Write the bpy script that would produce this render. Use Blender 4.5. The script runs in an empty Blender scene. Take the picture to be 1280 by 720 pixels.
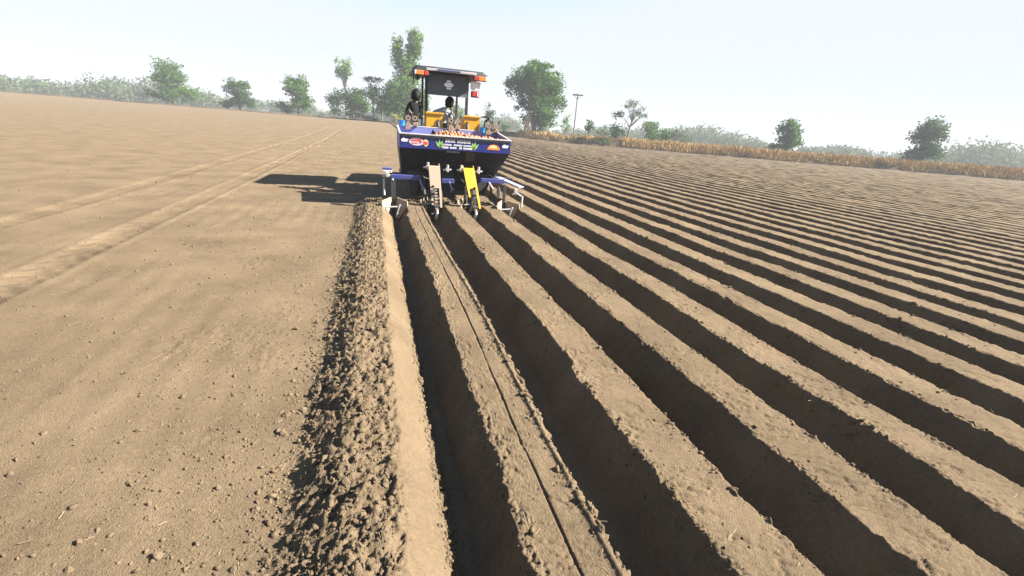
import bpy, bmesh, math, random
import numpy as np
from mathutils import Vector, Matrix
R = math.radians
S = bpy.context.scene
COL = S.collection

# ------------------------------------------------------------------ camera, sky, sun, exposure
CAM_H = 1.45
def camera():
    cd = bpy.data.cameras.new('camera'); cam = bpy.data.objects.new('camera', cd); COL.objects.link(cam)
    cd.sensor_width = 36; cd.lens = 580/1280*36; cd.clip_start = .05; cd.clip_end = 3000
    cam.location = (0, 0, CAM_H)
    yaw = Matrix.Rotation(R(-17), 4, 'Z'); pit = Matrix.Rotation(R(90-18.75), 4, 'X'); rol = Matrix.Rotation(R(4.5), 4, 'Z')
    cam.rotation_euler = (yaw @ pit @ rol).to_euler()
    S.camera = cam
camera()
SUN_EL, SUN_AZ = 37, 102           # azimuth clockwise from +Y (the rows' direction)
w = bpy.data.worlds.new('World'); S.world = w; w.use_nodes = True
nt = w.node_tree; nt.nodes.clear()
sky = nt.nodes.new('ShaderNodeTexSky'); sky.sky_type = 'NISHITA'; sky.sun_disc = False
sky.sun_elevation = R(SUN_EL); sky.sun_rotation = R(SUN_AZ); sky.air_density = 1.0; sky.dust_density = 1.0; sky.ozone_density = 2.5
bg = nt.nodes.new('ShaderNodeBackground'); bg.inputs[1].default_value = .05
wo = nt.nodes.new('ShaderNodeOutputWorld')
hs = nt.nodes.new('ShaderNodeHueSaturation'); hs.inputs['Saturation'].default_value = .95; nt.links.new(sky.outputs[0], hs.inputs['Color'])
cap = nt.nodes.new('ShaderNodeMix'); cap.data_type = 'RGBA'; cap.blend_type = 'DARKEN'; cap.inputs[0].default_value = 1; cap.inputs[7].default_value = (2.45, 2.62, 2.92, 1)   # an even, dust-veiled sky without the sun's glare
nt.links.new(hs.outputs[0], cap.inputs[6]); nt.links.new(cap.outputs[2], bg.inputs[0]); nt.links.new(bg.outputs[0], wo.inputs[0])
sd = bpy.data.lights.new('sun', 'SUN'); sd.energy = 5; sd.angle = R(.5); sd.color = (1, .93, .82)
so = bpy.data.objects.new('sun', sd); COL.objects.link(so)
to_sun = Vector((math.cos(R(SUN_EL))*math.sin(R(SUN_AZ)), math.cos(R(SUN_EL))*math.cos(R(SUN_AZ)), math.sin(R(SUN_EL))))
so.rotation_euler = to_sun.to_track_quat('Z', 'Y').to_euler(); so.location = to_sun*60
S.view_settings.view_transform = 'Standard'; S.view_settings.look = 'None'
S.view_settings.exposure = 2.8; S.view_settings.gamma = 1; S.view_settings.use_curve_mapping = False
S.render.engine = 'CYCLES'
S.cycles.max_bounces = 5; S.cycles.diffuse_bounces = 3; S.cycles.volume_bounces = 1

# ------------------------------------------------------------------ helpers
random.seed(4); RNG = np.random.default_rng(4)
def tag(o, label=None, cat=None, group=None, kind=None):
    for k, v in (('label', label), ('category', cat), ('group', group), ('kind', kind)):
        if v: o[k] = v
    return o
def empty(name, loc, label, cat, group=None):
    o = bpy.data.objects.new(name, None); COL.objects.link(o); o.location = loc; o.empty_display_size = .2
    return tag(o, label, cat, group)
def wloc(o):
    v = Vector((0, 0, 0))
    while o: v = v + o.location; o = o.parent
    return v
def link(name, me, mat, parent=None, loc=(0, 0, 0)):
    o = bpy.data.objects.new(name, me); COL.objects.link(o)
    if mat: me.materials.append(mat)
    if parent: o.parent = parent
    else: o.location = loc
    return o
def principled(name, col, rough=.6, metal=0., var=.0, scale=20., bump=0., dust=0., coat=0., dustcol=(.20, .147, .095)):
    m = bpy.data.materials.new(name); m.use_nodes = True; n = m.node_tree.nodes; l = m.node_tree.links
    col = tuple(c*.78 for c in col); dustcol = tuple(c*.78 for c in dustcol)
    b = n['Principled BSDF']; b.inputs['Roughness'].default_value = rough; b.inputs['Metallic'].default_value = metal
    b.inputs['Base Color'].default_value = (*col, 1)
    if coat: b.inputs['Coat Weight'].default_value = coat
    geo = n.new('ShaderNodeNewGeometry')
    out = None
    if var or dust:
        t = n.new('ShaderNodeTexNoise'); t.inputs['Scale'].default_value = scale; t.inputs['Detail'].default_value = 5
        l.new(geo.outputs['Position'], t.inputs['Vector'])
        mx = n.new('ShaderNodeMix'); mx.data_type = 'RGBA'
        mx.inputs[6].default_value = (*[c*(1-var) for c in col], 1); mx.inputs[7].default_value = (*[min(1, c*(1+var)) for c in col], 1)
        l.new(t.outputs[0], mx.inputs[0]); out = mx.outputs[2]
        if dust:
            t2 = n.new('ShaderNodeTexNoise'); t2.inputs['Scale'].default_value = 6; t2.inputs['Detail'].default_value = 8; t2.inputs['Roughness'].default_value = .7
            l.new(geo.outputs['Position'], t2.inputs['Vector'])
            rp = n.new('ShaderNodeValToRGB'); rp.color_ramp.elements[0].position = .62-dust*.45; rp.color_ramp.elements[1].position = .85-dust*.3
            l.new(t2.outputs[0], rp.inputs[0])
            mu = n.new('ShaderNodeMath'); mu.operation = 'MULTIPLY'; mu.inputs[1].default_value = min(1, .35+dust*.6); l.new(rp.outputs[0], mu.inputs[0])
            m2 = n.new('ShaderNodeMix'); m2.data_type = 'RGBA'; m2.inputs[7].default_value = (*dustcol, 1)
            l.new(mu.outputs[0], m2.inputs[0]); l.new(out, m2.inputs[6]); out = m2.outputs[2]
        l.new(out, b.inputs['Base Color'])
    if bump:
        t3 = n.new('ShaderNodeTexNoise'); t3.inputs['Scale'].default_value = scale*3; t3.inputs['Detail'].default_value = 6
        l.new(geo.outputs['Position'], t3.inputs['Vector'])
        bp = n.new('ShaderNodeBump'); bp.inputs['Strength'].default_value = bump; bp.inputs['Distance'].default_value = .02
        l.new(t3.outputs[0], bp.inputs['Height']); l.new(bp.outputs[0], b.inputs['Normal'])
    return m
def soil_mat(name, c1, c2, sc=1.0, bump=.5):
    m = bpy.data.materials.new(name); m.use_nodes = True; n = m.node_tree.nodes; l = m.node_tree.links
    b = n['Principled BSDF']; b.inputs['Roughness'].default_value = 1; b.inputs['Specular IOR Level'].default_value = .05
    geo = n.new('ShaderNodeNewGeometry')
    a = n.new('ShaderNodeTexNoise'); a.inputs['Scale'].default_value = 1.3*sc; a.inputs['Detail'].default_value = 9; a.inputs['Roughness'].default_value = .62
    f = n.new('ShaderNodeTexNoise'); f.inputs['Scale'].default_value = 55*sc; f.inputs['Detail'].default_value = 6; f.inputs['Roughness'].default_value = .7
    for t in (a, f): l.new(geo.outputs['Position'], t.inputs['Vector'])
    ad = n.new('ShaderNodeMix'); ad.data_type = 'FLOAT'; ad.inputs[0].default_value = .45
    l.new(a.outputs[0], ad.inputs[2]); l.new(f.outputs[0], ad.inputs[3])
    rp = n.new('ShaderNodeValToRGB'); rp.color_ramp.elements[0].position = .36; rp.color_ramp.elements[1].position = .66
    rp.color_ramp.elements[0].color = (*c1, 1); rp.color_ramp.elements[1].color = (*c2, 1)
    l.new(ad.outputs[0], rp.inputs[0]); l.new(rp.outputs[0], b.inputs['Base Color'])
    bp = n.new('ShaderNodeBump'); bp.inputs['Strength'].default_value = bump; bp.inputs['Distance'].default_value = .012
    g = n.new('ShaderNodeTexNoise'); g.inputs['Scale'].default_value = 130*sc; g.inputs['Detail'].default_value = 5; g.inputs['Roughness'].default_value = .65
    l.new(geo.outputs['Position'], g.inputs['Vector'])
    l.new(g.outputs[0], bp.inputs['Height']); l.new(bp.outputs[0], b.inputs['Normal'])
    return m
# numpy value noise
TAB = RNG.random((256, 256)).astype(np.float32)
def vn(x, y):
    xi = np.floor(x).astype(np.int64); yi = np.floor(y).astype(np.int64); fx = x-xi; fy = y-yi
    fx = fx*fx*(3-2*fx); fy = fy*fy*(3-2*fy)
    a = TAB[xi & 255, yi & 255]; b = TAB[(xi+1) & 255, yi & 255]; c = TAB[xi & 255, (yi+1) & 255]; d = TAB[(xi+1) & 255, (yi+1) & 255]
    return (a*(1-fx)+b*fx)*(1-fy)+(c*(1-fx)+d*fx)*fy
def fbm(x, y, sc, oc=4, g=.5, off=0.):
    s = 0; a = 1; t = 0
    for i in range(oc):
        s = s+a*vn(x*sc+off+17.3*i, y*sc+off*1.7+9.1*i); t += a; a *= g; sc *= 2.03
    return s/t-.5
def cells(x, y, sc, off=0):
    """domes on a jittered grid: 1 at a clod's middle, 0 between clods"""
    x = x*sc; y = y*sc; xi = np.floor(x).astype(np.int64); yi = np.floor(y).astype(np.int64); best = np.zeros_like(x)
    for i in (-1, 0, 1):
        for j in (-1, 0, 1):
            cx = xi+i; cy = yi+j
            px = cx+TAB[(cx+off) & 255, (cy+31) & 255]; py = cy+TAB[(cx+77) & 255, (cy+off) & 255]
            r = .35+.45*TAB[(cx+5) & 255, (cy+off+9) & 255]
            d = ((x-px)**2+(y-py)**2)/(r*r)
            best = np.maximum(best, np.sqrt(np.clip(1-d, 0, 1))*r)
    return best
def crumple(x, y, sc, off):
    """sharp-creased lumps with fractal sides"""
    a = np.abs(fbm(x, y, sc, 4, .62, off)); b = cells(x+.02*fbm(x, y, sc, 2, .5, off+3), y+.02*fbm(x, y, sc, 2, .5, off+8), sc, off)
    return .45*np.sqrt(np.clip(a, 0, 1))*1.4+.55*b*(.6+1.6*fbm(x, y, sc*2.2, 3, .6, off+1))
def sm(a, b, x):
    t = np.clip((x-a)/(b-a), 0, 1); return t*t*(3-2*t)

# ------------------------------------------------------------------ the field
X0, SP = .668, .715
def yend(x): return 99-.57*x
def height(X, Y):
    k = np.round((X-X0)/SP)
    kk = k*7.31
    t = X-X0-SP*k+.038*(vn(Y*.55+kk, kk*3.1)-.5)+.01*(vn(Y*2.3+kk, kk)-.5)
    edgeY = 9.55+.25*(vn(X*6, Y*2)-.5)
    # ragged edges of the ridge tops
    rag = fbm(Y, kk, 2.2, 5, .62)*.11+fbm(X, Y, 26, 3, .6, 3)*.03
    el = -.163+rag; er = .158+fbm(Y, kk+50, 3., 5, .65)*.05
    sl = np.clip((el-t)/.15, 0, 1); sr = np.clip((t-er)/.15, 0, 1)
    s = np.maximum(sl, sr); s = np.clip(s+.42*fbm(X, Y, 2.6, 4, .6, 91)*sm(0, .3, s)*sm(1, .6, s), 0, 1); s = s**.85*(1-.12*s**3)/(.88)
    D = .27
    z = -D*s
    top = 1-sm(0, .16, s)
    z = z+top*(.02*(vn(Y*.9+kk, kk)-.5)+fbm(X, Y, 9, 4, .55, 1)*.010)
    # roller scratches across the top
    scr = fbm(X*.4, Y+.35*t+.05*fbm(X, Y, 4, 2, .5, 29), 15, 4, .62, 7)
    z = z-top*.011*np.clip(1-np.abs(scr)*15, 0, 1)*sm(-.2, .08, fbm(X, Y, 4.1, 3, .5, 13))
    # crumbly patches, mostly along the left edge
    cr = sm(.0, .16, fbm(X, Y, 4.5, 3, .6, 23)+.45*np.exp(-((t-el-.015)/.06)**2)-.265+.34*np.exp(-((t-er-.01)/.03)**2))*(1-sm(.3, .7, s))
    z = z+cr*(.030*crumple(X, Y, 30, 11)+.018*fbm(X, Y, 60, 3, .7, 5)-.006)
    z = z+.006*fbm(X, Y*.5, 14, 4, .6, 41)*sm(.2, .6, s)
    z = z+top*.005*fbm(X, Y, 36, 3, .65, 71)
    # groove and packed rim on the ridge the camera stands over
    k0 = (k == 0)
    gx = t+.006*(vn(Y*3.1, 5.)-.5)
    z = np.where(k0, z-.016*np.exp(-(gx/.0042)**2)*(.45+.55*sm(.2, .5, vn(Y*2.2, 3.3)))+.014*np.exp(-((t-.135)/.014)**2), z)
    # k = -1: the newest bank with thrown clods on top, its smooth right flank in the sun
    u = X-.082+.012*(vn(Y*1.4, 2.)-.5)
    fl = np.clip((u-.0-.03*fbm(Y, 0*Y, 3.5, 3, .6, 3))/.24, 0, 1)
    zr = -D*(.15*fl+.85*fl**1.15)
    zr = zr+.005*fbm(X*.5, Y, 16, 4, .6, 61)-.008*np.clip(1-np.abs(fbm(X*.6+.5*Y, Y-.4*X, 9, 4, .6, 63))*14, 0, 1)*sm(-.05, .12, fbm(X, Y, 3, 3, .5, 65))+.012*sm(.05, .2, fbm(X, Y, 5, 4, .65, 67))*fbm(X, Y, 34, 3, .6, 69)*2
    zl = -.12*sm(-.2, -.5, u)
    zc = np.where(u > 0, zr, zl)
    rough = sm(.06, -.03, u-.04*fbm(X, Y, 6, 3, .6, 9))*sm(-.54, -.40, u+.16*fbm(Y, X, 1.6, 4, .6, 19))
    zc = zc+rough*(.062*crumple(X, Y, 14, 3)+.044*crumple(X, Y, 33, 7)+.018*crumple(X, Y, 62, 1)+.05*fbm(X, Y, 12, 4, .6, 77)-.03)
    flat = -.12+.010*sm(.0, .14, fbm(X, Y, 1.1, 4, .6, 33))*fbm(X, Y, 22, 4, .65, 35)*2+.0025*sm(-7, -3, X)*np.sin(X*26+2*vn(X*0+3., Y*.3))*sm(-.05, .1, fbm(X, Y, .5, 3, .5, 37))+.014*fbm(X, Y, .55, 3, .5, 5)+.007*fbm(X, Y, 5, 4, .6, 15)+.004*fbm(X, Y, 40, 3, .65, 25)
    for xt in (-3.1, -4.55):
        d = X-xt-.05*np.sin(Y*.21)-.12*vn(Y*.15, Y*0+xt); on = sm(.19, .15, np.abs(d))*sm(.25, .5, vn(Y*.35, Y*0+xt+4)+.25)
        flat = flat-on*(.016+.014*np.sign(np.sin(Y*26+np.abs(d)*22))*sm(.0, .04, np.abs(d)))+.014*np.exp(-((np.abs(d)-.21)/.04)**2)
    z = np.where(X < .2975, np.where(X < -.75, flat, zc), z)
    z = np.where((X >= -.75) & (X < -.5), zc+(flat-zc)*sm(-.5, -.75, X), z)
    # unworked ground ahead of the planter
    raw = (X < 2.62)
    a = sm(-.12, .12, Y-edgeY)
    z = np.where(raw, z*(1-a)+flat*a, z)
    edge = (X > 2.455) & (X < 2.62) & (Y > 9.4)
    # towards the field's far end the ground climbs to the headland on the left, stops at the bank on the right
    rise = 1.1*sm(12, 102, Y+.57*np.clip(X, -60, 0))**1.0*sm(34, 4, X-.0*Y)
    endm = sm(-2.5, 0, Y-yend(X))
    z = np.where(X > 2.62, z*(1-endm)-.1*endm, z)
    z = np.where(X > 8, z*(.85+.3*vn(X*.11, Y*.05)), z)
    return z+rise
def grid(xs, ys, drop=0.):
    X, Y = np.meshgrid(xs, ys); Z = height(X, Y)
    if drop:
        pass
    nx, ny = len(xs), len(ys)
    v = np.stack([X.ravel(), Y.ravel(), Z.ravel()], 1)
    i = np.arange(nx-1)[None, :]+np.arange(ny-1)[:, None]*nx; i = i.ravel()
    f = np.stack([i, i+1, i+nx+1, i+nx], 1)
    return v, f
def mesh_np(name, V, F, smooth=True):
    me = bpy.data.meshes.new(name)
    n = F.shape[1]
    me.vertices.add(len(V)); me.vertices.foreach_set('co', V.astype(np.float32).ravel())
    me.loops.add(F.size); me.loops.foreach_set('vertex_index', F.astype(np.int32).ravel())
    me.polygons.add(len(F)); me.polygons.foreach_set('loop_start', np.arange(0, F.size, n, dtype=np.int32))
    if smooth: me.polygons.foreach_set('use_smooth', np.ones(len(F), bool))
    me.update(calc_edges=True); me.validate()
    return me
def join_np(parts):
    Vs, Fs, o = [], [], 0
    for v, f in parts: Vs.append(v); Fs.append(f+o); o += len(v)
    return np.concatenate(Vs), np.concatenate(Fs)
def geo(a, b, r0, q):
    ys = [a]
    while ys[-1] < b: ys.append(ys[-1]+max(r0, q*ys[-1]))
    ys[-1] = b
    return np.array(ys)
yA = geo(.5, 16, .006, .0055); yB = geo(.3, 16, .014, .011); yF = geo(16, 112, .2, .018)
yC = np.concatenate([np.arange(-4, .4, .4), geo(.4, 112, .06, .02)])
patches = [grid(np.concatenate([np.arange(-1.4, .5, .0075), np.arange(.5, .9, .0042), np.arange(.9, 3.4031, .0078)]), yA), grid(np.arange(3.4, 14.001, .0175), yB),
           grid(np.arange(2.62, 14.01, SP/12), yF), grid(np.arange(14, 130, SP/9), yC),
           grid(np.arange(-1.4, 2.64, .06), yF),
           grid(-geo(1.4, 150, .022, .014)[::-1], np.concatenate([np.arange(-4, .5, .25), geo(.5, 170, .02, .0085)])),
           grid(np.arange(-1.4, 14.01, SP/14), np.arange(-4, .5101, .03))]
V, F = join_np(patches)
M_soil = soil_mat('tilled_soil', (.063, .0465, .0300), (.129, .096, .0615), 1.0, .9)
tag(link('field', mesh_np('field', V, F), M_soil), kind='structure')

# loose clods and crumbs lying on the ridges: nobody could count them
def ico(sub):
    bm = bmesh.new(); bmesh.ops.create_icosphere(bm, subdivisions=sub, radius=1)
    v = np.array([p.co[:] for p in bm.verts]); f = np.array([[q.index for q in p.verts] for p in bm.faces]); bm.free(); return v, f
ICO1, ICO2 = ico(1), ico(2)
def clod_shapes(ico_, n, seed):
    r = np.random.default_rng(seed); out = []
    for i in range(n):
        v = ico_[0].copy(); rad = np.ones(len(v))
        for k in range(15):
            p = r.normal(size=3); p /= np.linalg.norm(p); d = r.uniform(.5, .92); c = v@p
            rad = np.where(c > 1e-3, np.minimum(rad, d/np.maximum(c, 1e-3)), rad)
        out.append(v*rad[:, None]*(1+r.uniform(-.09, .09, (len(v), 1)))*r.uniform(.5, 1.4, (1, 3)))
    return np.array(out)
SH = [(clod_shapes(ICO2, 30, 1), ICO2[1]), (clod_shapes(ico(3), 30, 2), ico(3)[1])]
def clods(spec):
    x = np.concatenate([np.array(a[0]) for a in spec]); y = np.concatenate([np.array(a[1]) for a in spec]); s = np.concatenate([np.array(a[2]) for a in spec])
    s = np.minimum(s, .024)
    z = height(x, y); big = (s > .014) & (y < 4); parts = []
    for lev in (0, 1):
        i = np.where(big == bool(lev))[0]; n = len(i); sh, f = SH[lev]
        q = sh[RNG.integers(0, len(sh), n)]*s[i][:, None, None]
        a = RNG.uniform(0, 6.28, n); b = RNG.uniform(-.9, .9, n); z0 = 0*a; o = z0+1
        Rz = np.stack([np.cos(a), -np.sin(a), z0, np.sin(a), np.cos(a), z0, z0, z0, o], 1).reshape(n, 3, 3)
        Rx = np.stack([o, z0, z0, z0, np.cos(b), -np.sin(b), z0, np.sin(b), np.cos(b)], 1).reshape(n, 3, 3)
        q = np.einsum('nvi,nij->nvj', q, Rx@Rz)+np.stack([x[i], y[i], z[i]-.05*s[i]], 1)[:, None, :]
        F_ = (f[None]+np.arange(n)[:, None, None]*sh.shape[1]).reshape(-1, 3)
        parts.append((q.reshape(-1, 3), F_))
    return join_np(parts)
def ry(n, a, b): return np.exp(RNG.uniform(math.log(a), math.log(b), n))
spec = []
n = 6500; y = ry(n, .75, 9.3); spec.append((RNG.uniform(-.52, .05, n), y, RNG.lognormal(math.log(.0058), .5, n)*(1+.04*y)))
n = 1700; y = ry(n, .75, 9.3); spec.append((RNG.normal(.265, .02, n), y, RNG.lognormal(math.log(.0058), .5, n)*(1+.05*y)))
n = 1500; y = ry(n, .75, 9.2); y = y+.05*np.sin(y*17)+.08*np.sin(y*6.3); spec.append((.862+RNG.normal(0, .026, n), np.clip(y, .7, 9.3), RNG.lognormal(math.log(.0075), .6, n)*(1+.04*y)))
for k in range(0, 9):
    n = 800 if k < 4 else 420
    y0, y1 = .6+.28*k, 9.4 if k < 3 else 16
    for side, m in ((-.165, 1.0), (.165, .7)):
        y = ry(int(n*m), y0, y1); spec.append((X0+SP*k+side+RNG.normal(0, .024, len(y)), y, RNG.lognormal(math.log(.0045), .55, len(y))*(1+.05*y)))
    y = ry(110, y0, y1); spec.append((X0+SP*k+RNG.uniform(-.35, .35, 110), y, RNG.lognormal(math.log(.0055), .45, 110)*(1+.04*y)))
n = 900; y = ry(n, .7, 9); spec.append((-.5-RNG.exponential(.22, n), y, RNG.lognormal(math.log(.0045), .5, n)*(1+.04*y)))
n = 4200; y = ry(n, .9, 16); spec.append((-.6-RNG.exponential(2.2, n)*(y/6), y, RNG.lognormal(math.log(.0045), .55, n)*(1+.06*y)))
n = 700; y = 9.35+RNG.normal(0, .15, n); spec.append((RNG.uniform(-.4, 2.5, n), y, RNG.lognormal(math.log(.016), .5, n)))
V, F = clods(spec)
M_clod = soil_mat('clod_soil', (.056, .042, .028), (.115, .085, .055), 1.6)
tag(link('soil_clods', mesh_np('soil_clods', V, F, False), M_clod), 'loose crumbs and clods of tan soil along the ridge edges', 'soil clods', kind='stuff')

# bits of straw
def straws(n):
    P = []
    ks = RNG.integers(-3, 7, n); y = ry(n, .8, 12); x = np.where(ks < -1, -.5-RNG.exponential(.35*y, n), RNG.uniform(-.5, .1, n)); x = np.where(ks < 0, x, X0+SP*ks+RNG.uniform(-.34, .3, n)); z = height(x, y)
    for a, b, c in zip(x, y, z):
        L = random.uniform(.012, .05); th = random.uniform(0, 6.28); r = random.uniform(.0007, .0014); dz = random.uniform(-.2, .5)*L
        d = np.array([math.cos(th)*L, math.sin(th)*L, dz]); s = np.array([-math.sin(th), math.cos(th), 0])*r; u = np.array([0, 0, r]); o = np.array([a, b, c+.006])
        v = np.array([o-s, o+u, o+s, o-u, o+d-s, o+d+u, o+d+s, o+d-u]); f = np.array([[0, 1, 5, 4], [1, 2, 6, 5], [2, 3, 7, 6], [3, 0, 4, 7]])
        P.append((v, f))
    return join_np(P)
V, F = straws(420)
tag(link('straw_litter', mesh_np('straw_litter', V, F, False), principled('dry_straw', (.26, .20, .115), .8, var=.35, scale=8)), 'short bits of dry straw scattered over the ridges', 'straw', kind='stuff')

# far ground under and beyond the field; the bank along its end
xs = np.concatenate([-geo(.1, 520, 3, .12)[::-1], geo(.1, 520, 3, .12)]); ys = np.concatenate([-geo(.1, 520, 6, .2)[::-1], geo(.1, 520, 3, .06)])
X, Y = np.meshgrid(xs, ys)
Z = np.where(Y > yend(X)+10, 1.02+.12*fbm(X, Y, .05, 3), -.9)
nx = len(xs); i = (np.arange(nx-1)[None, :]+np.arange(len(ys)-1)[:, None]*nx).ravel()
M_dry = soil_mat('dry_grass_ground', (.062, .045, .022), (.105, .078, .039), .12, .3)
tag(link('ground', mesh_np('ground', np.stack([X.ravel(), Y.ravel(), Z.ravel()], 1), np.stack([i, i+1, i+nx+1, i+nx], 1)), M_dry), kind='structure')
nv = np.array([.57, 1.])/math.hypot(.57, 1); tv = np.array([nv[1], -nv[0]])
def bank_pt(s, q): return np.array([0, 99.])+tv*s+nv*q
ss = np.arange(-140, 150, .45); qs = np.array([-.6, 0, .35, .7, 1.1, 1.6, 2.3, 3.2, 4.5, 6.5, 9, 14])
Sg, Qg = np.meshgrid(ss, qs)
PX = tv[0]*Sg+nv[0]*Qg; PY = 99+tv[1]*Sg+nv[1]*Qg
def bank_h(s_, q_):
    hgt = 1.12+.25*fbm(s_, q_, .12, 3)+.35*fbm(s_, q_*1.5, .9, 3, .6)
    return -.2+sm(-.4, 1.6+1.3*(vn(s_*.25, s_*0)-.5), q_+.6*fbm(s_, q_, .7, 3))*(hgt+.2)-.25*sm(7, 14, q_)
PZ = bank_h(Sg, Qg)
nx = len(ss); i = (np.arange(nx-1)[None, :]+np.arange(len(qs)-1)[:, None]*nx).ravel()
M_bank = soil_mat('bank_earth', (.028, .020, .012), (.093, .061, .035), .35, .6)
tag(link('earth_bank', mesh_np('earth_bank', np.stack([PX.ravel(), PY.ravel(), PZ.ravel()], 1), np.stack([i, i+1, i+nx+1, i+nx], 1)), M_bank), kind='structure')
# dry grass on and behind the bank
def grass(n, smin, smax, qmin, qmax, h0, h1, gap=.33):
    P = np.zeros((n, 3)); s = RNG.uniform(smin, smax, n); q = RNG.uniform(qmin, qmax, n)
    keep = vn(s*.22+5, q*.3) > gap
    s, q = s[keep], q[keep]; n = len(s)
    bx = tv[0]*s+nv[0]*q; by = 99+tv[1]*s+nv[1]*q
    bz = bank_h(s, q)
    h = RNG.uniform(h0, h1, n); a = RNG.uniform(0, 6.28, n); wd = RNG.uniform(.04, .10, n); lx = RNG.normal(0, .25, n)*h; ly = RNG.normal(0, .25, n)*h
    v = np.stack([np.stack([bx-np.cos(a)*wd, by-np.sin(a)*wd, bz-.05], 1), np.stack([bx+np.cos(a)*wd, by+np.sin(a)*wd, bz-.05], 1),
                  np.stack([bx+lx, by+ly, bz+h], 1)], 1).reshape(-1, 3)
    return v, np.arange(3*n).reshape(-1, 3)
V, F = join_np([grass(15000, 47, 150, .1, 3, .35, .8, .12), grass(9000, 28, 150, .8, 9, .3, .7), grass(3000, 28, 47, .4, 5, .25, .5, .5)])
M_gr = principled('dry_grass', (.36, .225, .055), .9, var=.35, scale=.6)
tag(link('dry_grass', mesh_np('dry_grass', V, F, False), M_gr), 'golden dry grass standing on the bank at the field end', 'dry grass', kind='stuff')

# ------------------------------------------------------------------ mesh builder for objects
class MB:
    def __init__(s): s.v = []; s.f = []
    def add(s, v, f):
        o = len(s.v); s.v += [tuple(p) for p in v]; s.f += [tuple(i+o for i in q) for q in f]; return s
    def box(s, c, d, rot=None, bev=.006):
        bm = bmesh.new(); bmesh.ops.create_cube(bm, size=1); bmesh.ops.scale(bm, vec=d, verts=bm.verts)
        if bev: bmesh.ops.bevel(bm, geom=bm.edges[:], offset=min(bev, min(d)*.3), segments=1, affect='EDGES')
        M = Matrix.Translation(c)@((Matrix.Rotation(rot[1], 4, rot[0])) if rot else Matrix())
        s.bm(bm, M); return s
    def bm(s, bm, M=None):
        if M: bm.transform(M)
        bm.verts.index_update(); s.add([p.co[:] for p in bm.verts], [[q.index for q in p.verts] for p in bm.faces]); bm.free(); return s
    def bar(s, p, q, w, h, bev=.004):
        p, q = Vector(p), Vector(q); d = q-p
        bm = bmesh.new(); bmesh.ops.create_cube(bm, size=1); bmesh.ops.scale(bm, vec=(w, h, d.length), verts=bm.verts)
        if bev: bmesh.ops.bevel(bm, geom=bm.edges[:], offset=min(bev, min(w, h)*.3), segments=1, affect='EDGES')
        z = d.normalized(); y = Vector((0, 0, 1)) if abs(z.z) < .9 else Vector((0, 1, 0)); x = y.cross(z).normalized(); y = z.cross(x)
        M = Matrix((x, y, z)).transposed().to_4x4(); M.translation = (p+q)/2
        s.bm(bm, M); return s
    def tube(s, pts, rad, seg=8, cap=True):
        pts = [Vector(p) for p in pts]
        if not hasattr(rad, '__len__'): rad = [rad]*len(pts)
        rings = []; t0 = (pts[1]-pts[0]).normalized(); u = t0.orthogonal().normalized()
        for i, p in enumerate(pts):
            t = (pts[min(i+1, len(pts)-1)]-pts[max(i-1, 0)]).normalized(); u = (u-t*u.dot(t)).normalized(); w_ = t.cross(u)
            rings.append([p+(u*math.cos(6.2832*k/seg)+w_*math.sin(6.2832*k/seg))*rad[i] for k in range(seg)])
        v = [q for r in rings for q in r]; f = []
        for i in range(len(pts)-1):
            for k in range(seg): f.append((i*seg+k, i*seg+(k+1) % seg, (i+1)*seg+(k+1) % seg, (i+1)*seg+k))
        if cap: f.append(tuple(range(seg))[::-1]); f.append(tuple((len(pts)-1)*seg+k for k in range(seg)))
        return s.add(v, f)
    def cyl(s, p, q, r, seg=20, r2=None): return s.tube([p, q], [r, r if r2 is None else r2], seg)
    def plate(s, poly, ext):
        """flat outline (list of 3D points) thickened along ext"""
        e = Vector(ext); n = len(poly); a = [Vector(p) for p in poly]; v = a+[p+e for p in a]
        f = [tuple(range(n))[::-1], tuple(range(n, 2*n))]+[(i, (i+1) % n, n+(i+1) % n, n+i) for i in range(n)]
        return s.add(v, f)
    def lathe(s, prof, o, axis='X', seg=32):
        v = []; n = len(prof); f = []
        for k in range(seg):
            a = 6.2832*k/seg
            for (r, h) in prof:
                p = (h, r*math.cos(a), r*math.sin(a)) if axis == 'X' else ((r*math.cos(a), h, r*math.sin(a)) if axis == 'Y' else (r*math.cos(a), r*math.sin(a), h))
                v.append(tuple(p[i]+o[i] for i in range(3)))
        for k in range(seg):
            for i in range(n-1): f.append((k*n+i, k*n+i+1, ((k+1) % seg)*n+i+1, ((k+1) % seg)*n+i))
        return s.add(v, f)
    def build(s, name, mat, parent=None, smooth=False, loc=(0, 0, 0)):
        o = wloc(parent) if parent else Vector(loc)
        me = bpy.data.meshes.new(name); me.from_pydata([(p[0]-o.x, p[1]-o.y, p[2]-o.z) for p in s.v], [], s.f)
        bm = bmesh.new(); bm.from_mesh(me); bmesh.ops.recalc_face_normals(bm, faces=bm.faces[:]); bm.to_mesh(me); bm.free()
        if smooth:
            for p in me.polygons: p.use_smooth = True
            me.set_sharp_from_angle(angle=R(40))
        return link(name, me, mat, parent, loc)
def rrect(x0, x1, z0, z1, y, r, n=5):
    out = []
    for (cx, cz, a0) in ((x1-r, z1-r, 0), (x0+r, z1-r, 90), (x0+r, z0+r, 180), (x1-r, z0+r, 270)):
        for i in range(n+1):
            a = R(a0+90*i/n); out.append((cx+r*math.cos(a), y, cz+r*math.sin(a)))
    return out

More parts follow.
